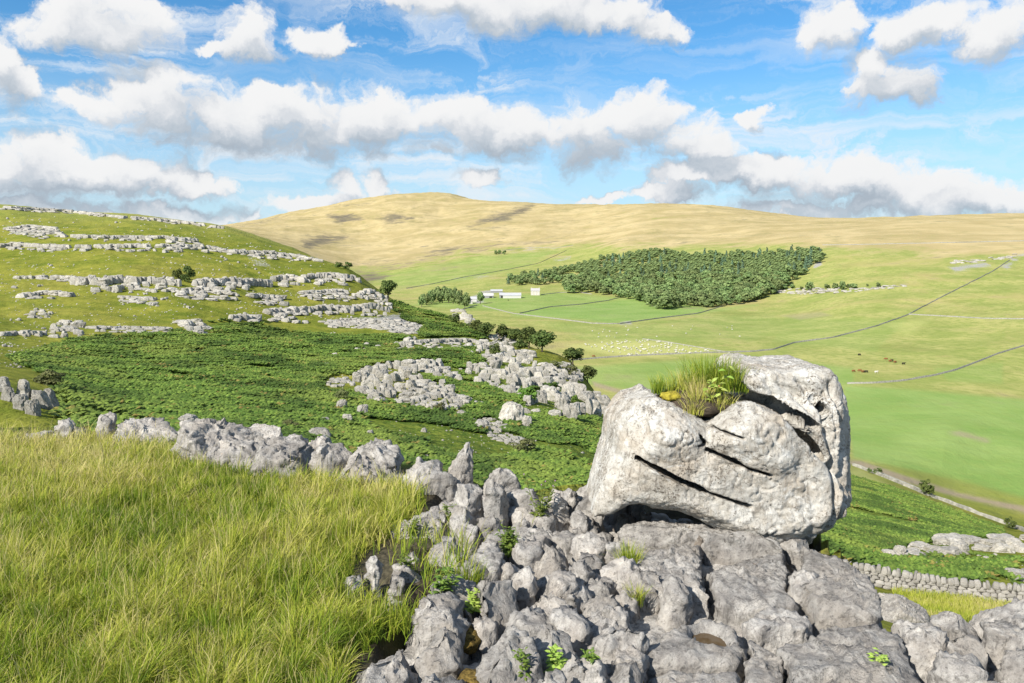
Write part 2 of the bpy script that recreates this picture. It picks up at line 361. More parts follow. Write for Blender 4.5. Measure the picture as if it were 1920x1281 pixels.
def _terrain_table():
    # coarse solve, then bilinear to the fine table
    ca = np.linspace(-1.15, 1.15, 140); cL = np.linspace(math.log(9), math.log(9000), 170)
    S = _tps(*np.meshgrid(ca, cL, indexing='ij'))
    def up(M, x0, x1):
        M2 = np.stack([np.interp(x1, x0, M[:, j]) for j in range(M.shape[1])], 1); return M2
    S = up(S, ca, AA); S = up(S.T, cL, LL).T
    A, L = np.meshgrid(AA, LL, indexing='ij'); D = np.exp(L); X = A * D
    Z = CZ + S * D
    P = np.stack([X.ravel(), D.ravel(), np.zeros(X.size)], -1)
    far = sstep(900, 2600, D); mid = sstep(25, 90, D)
    hill = mid * (1 - sstep(260, 420, D))
    flat = 1 - sstep(-84, -70, Z)
    amp_far = np.minimum(.0042 * D, 20.0) * far
    rough = fbm(P, 1 / 420.0, 5, 0.52, seed=1).reshape(X.shape) * amp_far + fbm(P, 1 / 150.0, 4, seed=2, kind='r').reshape(X.shape) * np.minimum(.0013 * D, 6.0) * far
    midz = fbm(P, 1 / 60.0, 5, seed=3).reshape(X.shape) * 3.2 * sstep(300, 700, D) * (1 - far) * (1 - 0.85 * flat)
    # terraces of the limestone hillside
    hz = fbm(P, 1 / 11.0, 4, seed=5).reshape(X.shape) * 0.55 + fbm(P, 1 / 2.6, 3, seed=6).reshape(X.shape) * 0.16
    Z = Z + rough + midz + hz * hill
    Zp = plateau_z(X, D)
    E = np.interp(A, _ea, _ed)
    w = sstep(E, E + 4.5, D)
    lo = np.where(D < 9.0, Zp - 6.0, Z)
    Zb = Zp - np.clip(D - E, 0, 9) * 2.4
    w2 = sstep(E + 0.1, E + 3.2, D)
    Z = np.where(D < E, Zp, Zb * (1 - w2) + np.where(D < 12.0, np.minimum(lo, Zp - 0.3), lo) * w2)
    return A, D, X, Z
TA, TD, TX, TZ = _terrain_table()
TS = (TZ - CZ) / TD
def ztab(x, y, T=None):
    T = TZ if T is None else T
    x = np.asarray(x, float); y = np.asarray(y, float)
    fa = np.interp(x / y, AA, np.arange(len(AA))); fl = np.interp(np.log(y), LL, np.arange(len(LL)))
    i = np.clip(fa.astype(int), 0, len(AA) - 2); j = np.clip(fl.astype(int), 0, len(LL) - 2); u = fa - i; v = fl - j
    return T[i, j] * (1 - u) * (1 - v) + T[i + 1, j] * u * (1 - v) + T[i, j + 1] * (1 - u) * v + T[i + 1, j + 1] * u * v
def hit(px, py, dmin=11.0):
    """first point of the ground that the line of sight meets beyond dmin"""
    px = np.atleast_1d(np.asarray(px, float)); py = np.atleast_1d(np.asarray(py, float))
    a, s = ray(px, py); fa = np.interp(a, AA, np.arange(len(AA))); i = np.clip(fa.astype(int), 0, len(AA) - 2); u = (fa - i)[:, None]
    C = TS[i] * (1 - u) + TS[i + 1] * u
    ok = (C >= s[:, None]) & (np.exp(LL)[None, :] >= dmin)
    j = ok.argmax(1); none = ~ok.any(1)
    j0 = np.clip(j - 1, 0, None); r = np.arange(len(a))
    c0, c1 = C[r, j0], C[r, j]
    t = np.clip((s - c0) / np.where(np.abs(c1 - c0) < 1e-9, 1, c1 - c0), 0, 1)
    D = np.exp(LL[j0] + (LL[j] - LL[j0]) * t)
    D = np.where(none, np.nan, D)
    x = a * D
    return np.stack([x, D, np.where(none, np.nan, ztab(np.nan_to_num(x, nan=0), np.nan_to_num(D, nan=50)))], -1)

# ground cover and painted cloud shade: polygons read off the photograph, each with its range of distance
BRACKEN = [
 ([(20,672),(140,640),(330,622),(420,604),(560,618),(720,610),(790,628),(850,645),(880,660),(760,672),(700,690),(610,706),(600,730),(690,742),(800,772),(900,775),(1000,800),(1100,838),(1160,800),(1180,1000),(1000,1000),(620,1000),(380,1000),(120,1000),(120,760),(90,700)], 12, 135),
 ([(735,570),(790,575),(880,620),(1000,690),(1160,800),(1100,840),(870,770),(780,720),(720,660),(800,640)], 60, 215),
 ([(1150,1030),(1165,815),(1250,868),(1400,890),(1560,898),(1640,893),(1740,945),(1900,1003),(1700,1040),(1640,1052)], 26, 240),
 ([(1590,1048),(1935,1044),(1935,1092),(1700,1082)], 39, 58, 1500),
]
PASTURE = [  # improved bright green meadows
 ([(960,592),(1010,578),(1100,570),(1190,558),(1330,575),(1320,582),(1420,572),(1310,588),(1150,608),(1090,600)], 500, 1700, 1.0),
 ([(770,572),(860,560),(1040,548),(1180,560),(1100,572),(1000,588),(890,580)], 800, 1800, 0.75),
 ([(1580,722),(1700,730),(1960,752),(1960,945),(1800,900),(1600,858)], 240, 560, 1.0),
 ([(1060,690),(1400,668),(1600,690),(1600,722),(1400,745),(1250,742),(1100,720)], 380, 640, 0.8),
 ([(700,520),(900,480),(1050,468),(1000,495),(880,525),(740,545)], 1500, 3000, 0.45),
 ([(1000,600),(1100,640),(1400,640),(1500,620),(1450,590),(1300,595),(1150,615)], 600, 1100, 0.25),
 ([(1470,595),(1700,600),(1640,660),(1450,640)], 500, 1100, 0.3),
 ([(1750,690),(1880,680),(1880,720),(1780,715)], 400, 700, 0.5),
]
PALE = [([(1060,648),(1180,638),(1240,640),(1370,664),(1180,668),(1120,660)], 500, 900, 1.0), ([(1580,885),(1610,880),(1760,960),(1800,990),(1700,960)], 200, 330, 0.8), ([(1660,610),(1760,590),(1700,630)], 500, 1100, .5)]
CLOUD_SHADE_HEATH = [  # cloud shadows on the fell, painted into the ground colour as dark heath-toned patches
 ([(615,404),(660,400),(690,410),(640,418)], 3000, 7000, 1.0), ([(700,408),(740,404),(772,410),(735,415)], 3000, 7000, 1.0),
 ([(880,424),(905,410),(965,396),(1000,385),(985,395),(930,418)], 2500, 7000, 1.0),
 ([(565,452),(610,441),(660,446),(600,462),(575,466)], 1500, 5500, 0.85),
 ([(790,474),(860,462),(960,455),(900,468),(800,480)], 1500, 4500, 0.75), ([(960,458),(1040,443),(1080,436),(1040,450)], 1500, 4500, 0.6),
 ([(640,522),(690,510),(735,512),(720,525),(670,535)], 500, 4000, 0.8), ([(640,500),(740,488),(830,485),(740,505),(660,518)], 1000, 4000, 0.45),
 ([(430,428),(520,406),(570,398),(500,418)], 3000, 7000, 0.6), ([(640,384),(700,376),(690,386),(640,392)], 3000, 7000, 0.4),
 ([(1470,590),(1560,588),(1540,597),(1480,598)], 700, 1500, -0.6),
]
STONY = [
 ([(595,600),(640,594),(710,592),(760,585),(800,610),(770,632),(735,625),(700,614),(620,612)], 100, 260, 0.9),
 ([(735,578),(800,602),(850,612),(800,630),(760,615)], 100, 260, 0.5),
 ([(12,424),(110,425),(120,444),(20,440)], 150, 300, 0.8), ([(0,452),(170,452),(380,455),(600,478),(560,484),(380,470),(160,470),(0,466)], 150, 300, 0.35),
 ([(455,480),(500,484),(515,505),(480,500)], 150, 300, 0.7),
 ([(1775,500),(1850,488),(1860,500),(1790,510)], 700, 1700, 0.9), ([(1870,500),(1905,478),(1930,475),(1890,505)], 700, 1700, 0.9), ([(1525,500),(1538,488),(1540,495),(1528,506)], 900, 2000, 1.0),
 ([(1170,800),(1170,800),(1171,801)], 1, 2, 0.1),
 ([(1036,487),(1070,483),(1075,489),(1040,491)], 1500, 3500, 1.0), ([(840,524),(890,515),(930,518),(860,528)], 1500, 3500, 0.7), ([(930,470),(1040,462),(1050,468),(940,474)], 1500, 3500, 0.5),
 ([(1560,545),(1700,532),(1700,540),(1580,552)], 700, 1800, 0.4), ([(1440,548),(1500,540),(1500,552)], 700, 1800, 0.4), ([(1160,602),(1185,600),(1186,610),(1162,610)], 500, 1300, 0.8),
 ([(870,560),(905,545),(945,540),(920,560),(895,572)], 1000, 1900, 0.8),
]
DIRT = [([(1560,862),(1612,864),(1720,900),(1800,925),(1920,950),(1990,965),(1990,978),(1900,956),(1780,928),(1700,905),(1600,872)], 220, 420, 1.0),
        ([(1110,715),(1200,742),(1205,750),(1115,725)], 250, 600, 0.9), ([(1775,812),(1800,808),(1860,826),(1850,830)], 250, 500, .7), ([(1465,592),(1540,585),(1560,592),(1500,600)], 700, 1300, 0.45)]
def soft(PX, PY, D, polys, w):
    r = np.zeros(PX.shape)
    for pl in polys:
        poly, d0, d1 = pl[:3]; k = pl[3] if len(pl) > 3 else 1.0
        p = np.asarray(poly, float)
        m = (D > d0) & (D < d1) & (PX > p[:, 0].min() - 2 * w) & (PX < p[:, 0].max() + 2 * w) & (PY > p[:, 1].min() - 2 * w) & (PY < p[:, 1].max() + 2 * w)
        if not m.any(): continue
        v = k * (1 - sstep(-w, w, sdpoly(PX[m], PY[m], poly)))
        r[m] = np.where(np.abs(v) > np.abs(r[m]), v, r[m])
    return r
def ground_mat():
    m, N = new_mat('ground')
    P = N.n('ShaderNodeNewGeometry').outputs['Position']
    A = lambda k: N.n('ShaderNodeAttribute', attribute_name=k).outputs['Fac']
    cd = A('dist')      # metres from the viewpoint of the survey, picks the grain that suits each distance
    n_s = N.noise(P, 1.9, 5, 0.7); n_m = N.noise(P, 0.16, 6, 0.65); n_b = N.noise(P, 0.022, 6, 0.6); n_h = N.noise(N.mapping(P, (1, 1, 3)), 0.0055, 8, 0.62, 0.6)
    tuss = N.noise(N.mapping(P, (1, 0.45, 1)), 0.75, 6, 0.7)
    grass = N.mix(N.sm(n_m, 0.33, 0.67), (0.110, 0.142, 0.016), (0.235, 0.232, 0.036))
    grass = N.mix(N.m('MULTIPLY', N.sm(n_b, 0.45, 0.7), 0.5), grass, (0.275, 0.235, 0.055))
    grass = N.mix(N.m('MULTIPLY', N.sm(tuss, 0.5, 0.68), 0.45), grass, (0.085, 0.110, 0.014))
    vall = N.mix(N.sm(n_b, 0.36, 0.64), (0.245, 0.275, 0.075), (0.36, 0.345, 0.12))
    vall = N.mix(N.m('MULTIPLY', N.sm(n_m, 0.42, 0.66), 0.75), vall, (0.19, 0.235, 0.055))
    vall = N.mix(N.m('MULTIPLY', N.sm(n_h, 0.48, 0.64), 0.6), vall, (0.385, 0.32, 0.13))
    n_d = N.noise(N.mapping(P, (1, 1, 4), (0, 0, .4)), 0.016, 7, 0.66, 0.4)
    vall = N.mix(N.m('MULTIPLY', N.sm(n_d, 0.53, 0.66), 0.5), vall, (0.20, 0.215, 0.06))
    vall = N.mix(N.m('MULTIPLY', N.sm(n_d, 0.40, 0.30), 0.45), vall, (0.34, 0.265, 0.12))
    c = N.mix(N.sm(cd, 215, 330), grass, vall)
    tan = N.mix(N.sm(n_h, 0.36, 0.64), (0.36, 0.285, 0.135), (0.47, 0.375, 0.195))
    tan = N.mix(N.m('MULTIPLY', N.sm(n_b, 0.5, 0.7), 0.4), tan, (0.27, 0.25, 0.10))
    strk = N.noise(N.mapping(P, (0.6, 0.22, 2.5), (0, 0, 0.5)), 0.011, 8, 0.66, 0.8)
    tan = N.mix(N.m('MULTIPLY', N.sm(strk, 0.52, 0.70), 0.6), tan, (0.225, 0.20, 0.085))
    rag = N.m('ADD', N.m('SUBTRACT', n_h, 0.5), N.m('MULTIPLY', N.m('SUBTRACT', n_b, 0.5), 0.9))
    def lay(c, key, col, k=0.9, soft_=0.25):
        return N.mix(N.sm(N.m('ADD', A(key), N.m('MULTIPLY', rag, k)), 0.5 - soft_, 0.5 + soft_), c, col)
    c = N.mix(N.sm(N.m('ADD', A('moor'), N.m('MULTIPLY', rag, 1.6)), 0.15, 0.85), c, tan)
    past = N.mix(N.sm(n_b, 0.3, 0.7), (0.17, 0.275, 0.065), (0.23, 0.325, 0.095))
    past = N.mix(N.m('MULTIPLY', N.sm(n_m, 0.4, 0.7), 0.35), past, (0.24, 0.29, 0.08))
    c = N.mix(N.m('MULTIPLY', A('pasture'), 0.9), c, past)
    c = N.mix(N.m('MULTIPLY', A('pale'), 0.75), c, (0.42, 0.42, 0.15))
    c = lay(c, 'cloud_shade_heath', N.mix(N.sm(n_b, 0.4, 0.6), (0.115, 0.10, 0.085), (0.20, 0.17, 0.10)), 1.9, 0.3)  # cloud shade put into the ground colour as a dark heath tone
    fern = N.mix(N.sm(n_s, 0.4, 0.6), (0.07, 0.115, 0.016), (0.17, 0.20, 0.03))
    c = N.mix(N.sm(N.m('ADD', A('bracken'), N.m('MULTIPLY', N.m('SUBTRACT', n_m, 0.5), 0.8)), 0.35, 0.65), c, fern)
    rub = N.mix(N.sm(n_s, 0.35, 0.65), (0.22, 0.21, 0.19), (0.38, 0.37, 0.34))
    c = N.mix(N.sm(N.m('ADD', A('stony'), N.m('ADD', N.m('MULTIPLY', N.m('SUBTRACT', n_s, 0.5), 1.5), N.m('MULTIPLY', rag, 1.5))), 0.5, 0.75), c, rub)
    c = N.mix(N.m('MULTIPLY', A('dirt'), 0.9), c, N.mix(n_s, (0.26, 0.20, 0.13), (0.36, 0.29, 0.21)))
    c = N.mix(A('soil'), c, N.mix(N.sm(n_s, 0.4, 0.6), (0.045, 0.036, 0.025), (0.09, 0.078, 0.05)))
    h = N.m('ADD', N.m('MULTIPLY', tuss, 0.6), N.m('ADD', N.m('MULTIPLY', n_s, 0.12), N.m('MULTIPLY', n_m, 0.5)))
    h = N.m('ADD', h, N.m('MULTIPLY', n_h, 9.0)); h = N.m('ADD', h, N.m('MULTIPLY', strk, 5.0))
    return finish(N, m, c, 0.95, h, 0.55, 1.0, 0.05)
GRASS_POLY = [(-300,815),(0,826),(120,832),(345,824),(385,872),(480,893),(560,902),(660,908),(720,905),(775,930),(790,950),(760,985),(740,1010),(700,1020),(650,1070),(645,1120),(700,1140),(780,1170),(760,1188),(700,1205),(660,1240),(640,1300),(640,1500),(-900,1500),(-900,815)]
def build_ground():
    PX, PY = proj(TX, TD, TZ)
    E = np.interp(TA, _ea, _ed)
    far = TD > 9
    z = np.zeros(TX.shape)
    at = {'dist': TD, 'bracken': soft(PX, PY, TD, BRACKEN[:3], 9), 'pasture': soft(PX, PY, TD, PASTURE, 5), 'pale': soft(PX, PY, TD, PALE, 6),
          'cloud_shade_heath': soft(PX, PY, TD, CLOUD_SHADE_HEATH, 13), 'stony': soft(PX, PY, TD, STONY, 9), 'dirt': soft(PX, PY, TD, DIRT, 3)}
    # moorland lies above the intake walls
    lim = np.interp(PX, [400, 560, 640, 760, 860, 960, 1080, 1200, 1320, 1480, 1540, 1620, 1780, 1920, 2300], [520, 520, 508, 500, 478, 468, 462, 464, 462, 462, 466, 472, 480, 484, 486])
    at['moor'] = np.where(TD > 1000, sstep(-16, 20, lim - PY), 0)
    gr = 1 - sstep(-25, 10, sdpoly(PX, PY, GRASS_POLY)) 
    at['soil'] = np.where(TD < E - 0.15, 1.0, 0) * (1 - 0.45 * gr)
    PV = [(770,1300),(700,1230),(770,1150),(850,1080),(800,980),(830,920),(900,890),(1100,910),(1300,940),(1500,990),(1620,1060),(1750,1120),(1980,1130),(3600,1200),(3600,1700),(700,1700)]
    low = np.where((TD < 9) & (TD > 1.95), sstep(10, -40, sdpoly(PX, PY, PV)), 0) * 0.35      # the soil lies below the bare rock
    V = np.stack([TX, TD, TZ - low], -1).reshape(-1, 3)
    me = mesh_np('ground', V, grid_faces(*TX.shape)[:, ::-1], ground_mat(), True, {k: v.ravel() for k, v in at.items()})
    o = obj('ground', me); tag(o, kind='structure')
    return at
GATT = build_ground()
# ---------------------------------------------------------------- rock builders
def surface_nets(F, org, h):
    nx, ny, nz = F.shape
    S = F < 0
    cnt = np.zeros((nx - 1, ny - 1, nz - 1), np.uint8); acc = np.zeros((nx - 1, ny - 1, nz - 1, 3), np.float32)
    for ax in range(3):
        o1, o2 = [k for k in range(3) if k != ax]
        for b1 in (0, 1):
            for b2 in (0, 1):
                sl0 = [None] * 3; sl1 = [None] * 3
                sl0[ax] = slice(0, -1); sl1[ax] = slice(1, None)
                for o, b in ((o1, b1), (o2, b2)):
                    sl0[o] = sl1[o] = slice(b, F.shape[o] - 1 + b)
                A = F[tuple(sl0)]; B = F[tuple(sl1)]; m = S[tuple(sl0)] != S[tuple(sl1)]
                idx = np.nonzero(m)
                t = A[idx] / (A[idx] - B[idx])
                p = np.zeros((len(t), 3), np.float32); p[:, ax] = t; p[:, o1] = b1; p[:, o2] = b2
                acc[idx] += p; cnt[idx] += 1
    act = cnt > 0; vid = np.full(cnt.shape, -1, np.int32); n = int(act.sum()); vid[act] = np.arange(n)
    ijk = np.stack(np.nonzero(act), -1)
    V = np.asarray(org) + h * (ijk + acc[act] / cnt[act][:, None])
    Q = []
    for ax in range(3):
        o1, o2 = (ax + 1) % 3, (ax + 2) % 3
        s0 = [slice(1, -1)] * 3; s1 = [slice(1, -1)] * 3
        s0[ax] = slice(0, -1); s1[ax] = slice(1, None)
        a = S[tuple(s0)]; b = S[tuple(s1)]
        for flip, m in ((0, a & ~b), (1, ~a & b)):
            q = np.stack(np.nonzero(m), -1)
            q[:, o1] += 1; q[:, o2] += 1
            def cell(d1, d2):
                c = q.copy(); c[:, o1] -= d1; c[:, o2] -= d2; return vid[c[:, 0], c[:, 1], c[:, 2]]
            f = np.stack([cell(1, 1), cell(0, 1), cell(0, 0), cell(1, 0)], -1)
            Q.append(f[:, ::-1] if flip else f)
    return V, np.concatenate(Q)
def vnormals(V, Q):
    n = np.zeros_like(V)
    fn = np.cross(V[Q[:, 2]] - V[Q[:, 0]], V[Q[:, 3]] - V[Q[:, 1]])
    for k in range(4):
        for c in range(3): n[:, c] += np.bincount(Q[:, k], fn[:, c], len(V))
    return n / (np.linalg.norm(n, axis=1)[:, None] + 1e-9)
def smin(a, b, k):
    h = np.clip(0.5 + 0.5 * (b - a) / k, 0, 1); return b + (a - b) * h - k * h * (1 - h)

# ---------------------------------------------------------------- the perched boulder
BD = 4.85
BYO = 0.20
def bxz(pts): return [tuple(unp(x, y + 24 * max(0, 800 - y) / 130, BD)[[0, 2]]) for x, y in pts]
def build_boulder():
    h = 0.0098
    x0, z0 = bxz([(1085, 1050)])[0]; x1, z1 = bxz([(1635, 640)])[0]
    xs = np.arange(x0, x1, h); zs = np.arange(z0, z1, h); ys = np.arange(-0.52, 0.98, h)
    X, Z = np.meshgrid(xs, zs, indexing='ij'); Y = ys[None, :, None] - BYO
    def ext(poly, ya, yb, r):
        d = sdpoly(X, Z, bxz(poly)).astype(np.float32)[:, None, :]
        q = np.abs(Y - (ya + yb) / 2).astype(np.float32) - (yb - ya) / 2
        # superelliptic shoulder between the outline and the faces
        a = np.maximum(d + r, 0); b = np.maximum(q + r, 0)
        return np.minimum(np.maximum(d, q) , 0) * 0 + np.where((a > 0) & (b > 0), np.sqrt(a * a + b * b) - r, np.maximum(d, q))
    main = [(1112,971),(1122,930),(1134,893),(1150,850),(1155,805),(1168,775),(1186,752),(1206,742),(1226,733),(1243,746),(1265,758),(1292,771),(1310,786),(1321,796),(1345,784),(1400,752),(1440,738),(1500,726),(1560,720),(1592,735),(1599,790),(1606,850),(1604,900),(1598,940),(1590,965),(1580,985),(1562,1002),(1540,1014),(1505,1022),(1440,1018),(1385,1002),(1345,986),(1312,968),(1275,962),(1225,956),(1203,946),(1180,950),(1148,966)]
    lobe = [(1398,705),(1404,688),(1420,671),(1450,671),(1478,679),(1500,676),(1530,671),(1563,671),(1580,688),(1590,720),(1600,790),(1606,860),(1600,930),(1580,960),(1540,930),(1520,860),(1500,800),(1470,768),(1440,748),(1410,728)]
    midl = [(1316,822),(1322,800),(1330,780),(1346,762),(1372,744),(1402,737),(1432,739),(1450,748),(1470,775),(1480,815),(1478,860),(1440,885),(1400,872),(1350,846)]
    left = [(1160,800),(1172,772),(1192,752),(1225,733),(1243,745),(1280,765),(1310,788),(1318,812),(1300,840),(1240,860),(1180,850)]
    low = [(1180,860),(1240,880),(1340,920),(1440,940),(1540,900),(1598,880),(1590,965),(1562,1002),(1505,1022),(1440,1018),(1345,986),(1270,950),(1200,930)]
    F = ext(main, -0.42, 0.62, 0.30)
    F = smin(F, ext(lobe, -0.20, 0.66, 0.09), 0.02)
    F = smin(F, ext(midl, -0.49, -0.08, 0.19), 0.07)
    F = smin(F, ext(left, -0.45, 0.18, 0.20), 0.09)
    F = smin(F, ext(low, -0.47, 0.40, 0.24), 0.08)
    # flat broken faces
    ins = np.stack(np.nonzero(F < 0), -1)[::29]; pi = np.stack([xs[ins[:, 0]], ys[ins[:, 1]] - BYO, zs[ins[:, 2]]], -1)
    for n_, dep in (((-.72, -.62, .30), .07), ((-.30, -.92, -.25), .035), ((.25, -.95, .18), .03), ((.80, -.58, .1), .06), ((-.85, -.2, .48), .05), ((.10, -.78, -.62), .05), ((.45, -.80, -.40), .05), ((-.1, -.62, .78), .05), ((.70, -.25, -.68), .09), ((.96, -.28, .0), .03)):
        n_ = np.array(n_) / np.linalg.norm(n_); lim = (pi @ n_).max() - dep
        pl = ((X * n_[0] + Z * n_[2])[:, None, :] + Y * n_[1] - lim).astype(np.float32); F = -smin(-F, -pl, 0.02)
    # hollow on top that holds the soil and plants
    hx, hz = bxz([(1312, 716)])[0]
    e = np.sqrt(((X - hx) / 0.27)[:, None, :] ** 2 + ((Z - hz) / 0.165)[:, None, :] ** 2 + ((Y - 0.10) / 0.36) ** 2) - 1
    F = np.maximum(F, -(e * 0.2).astype(np.float32))
    NZ = (0.016 * fbm(np.stack([X.ravel(), Z.ravel(), 0 * X.ravel()], -1), 7, 4, .6, seed=71)).reshape(X.shape)
    def cut(pts, w, ydeep, slope=0.0):
        nonlocal F
        L = bxz(pts); d = np.full(X.shape, 1e9)
        cum = np.concatenate([[0], np.cumsum([math.dist(a, b) for a, b in zip(L[:-1], L[1:])])]); cum /= cum[-1]
        for k in range(len(L) - 1):
            dd, t = dseg(X, Z, L[k], L[k + 1]); tt = cum[k] + t * (cum[k + 1] - cum[k])
            d = np.minimum(d, dd - w * (0.70 + 0.68 * np.sin(np.pi * np.clip(tt, 0.04, 0.96)) ** 0.8))
        c = np.maximum((d + NZ * .5)[:, None, :] - .003, (Y - ydeep)).astype(np.float32)
        F = np.maximum(F, -c)
    cut([(1446,742),(1462,756),(1474,775),(1480,800)], 0.014, -0.10)
    cut([(1186,845),(1215,860),(1240,873),(1265,886),(1310,905),(1345,917),(1388,931)], 0.0085, -0.12)
    cut([(1313,830),(1335,839),(1358,848),(1385,861),(1424,873)], 0.0105, -0.18)
    cut([(1326,789),(1345,796),(1372,803)], 0.007, -0.26)
    cut([(1300,806),(1312,820),(1296,823)], 0.006, -0.24)
    cut([(1470,757),(1485,768),(1500,779),(1512,790)], 0.020, 0.02)
    cut([(1480,800),(1500,815),(1520,845)], 0.012, -0.08)
    cut([(1526,742),(1540,757)], 0.012, -0.02)
    cut([(1415,735),(1440,745),(1465,752)], 0.022, 0.10)
    V, Q = surface_nets(F, (x0, BD - 0.52, z0), h)
    n = vnormals(V, Q)
    rel = V - np.array([0, BD, 0])
    d = 0.028 * fbm(V, 1.7, 3, seed=21) + 0.012 * fbm(V, 4.0, 4, 0.55, seed=22) + 0.010 * fbm(V * [.7, 1, 1.4], 9, 4, 0.62, seed=26) + 0.007 * fbm(V * [.6, 1, 1.6], 21, 4, 0.65, seed=23) + 0.0055 * fbm(V, 46, 3, 0.6, seed=24) - .006 * sstep(.30, .55, fbm(V * [.7, 1, 1.5], 13, 3, .6, seed=28))
    d -= 0.014 * np.exp(-(fbm(V, 4.2, 3, seed=27) / .03) ** 2) * (n[:, 0] > -.2)
    pit = fbm(V, 20, 3, seed=25); d -= 0.006 * sstep(0.22, 0.5, pit)
    for pts, w, dep in (([(1500,690),(1528,745),(1545,850),(1540,950),(1520,1000)], 0.022, 0.055), ([(1556,700),(1570,800),(1566,900),(1550,985)], 0.018, 0.045), ([(1582,740),(1590,860),(1572,965)], 0.015, 0.035),
                        ([(1440,690),(1480,715),(1515,760),(1530,800)], 0.018, 0.03), ([(1458,760),(1500,805),(1530,850),(1560,880)], 0.022, 0.035), ([(1545,720),(1552,800),(1556,900)], 0.010, 0.018),
                        ([(1208,746),(1200,770),(1205,800)], 0.014, 0.02), ([(1480,850),(1500,930),(1495,1000)], 0.03, 0.015), ([(1440,700),(1452,730)], .014, .02)):
        L = bxz(pts); g = dline(V[:, 0] + 0.012 * fbm(V, 9, 2, seed=8), V[:, 2], L)
        d -= dep * np.exp(-(g / w) ** 2) * (n[:, 1] < 0.35)
    d *= np.where(n[:, 1] > 0.3, 1.0, 1.0)
    V = V + n * d[:, None]
    me = mesh_np('perched_boulder', V - np.array([0, BD, 0]), Q, M_BOULDER)
    o = obj('perched_boulder', me, None, (0, BD, 0))
    tag(o, 'large pale limestone boulder perched on the grey pavement, grass growing from its hollow top', 'boulder')
build_boulder()

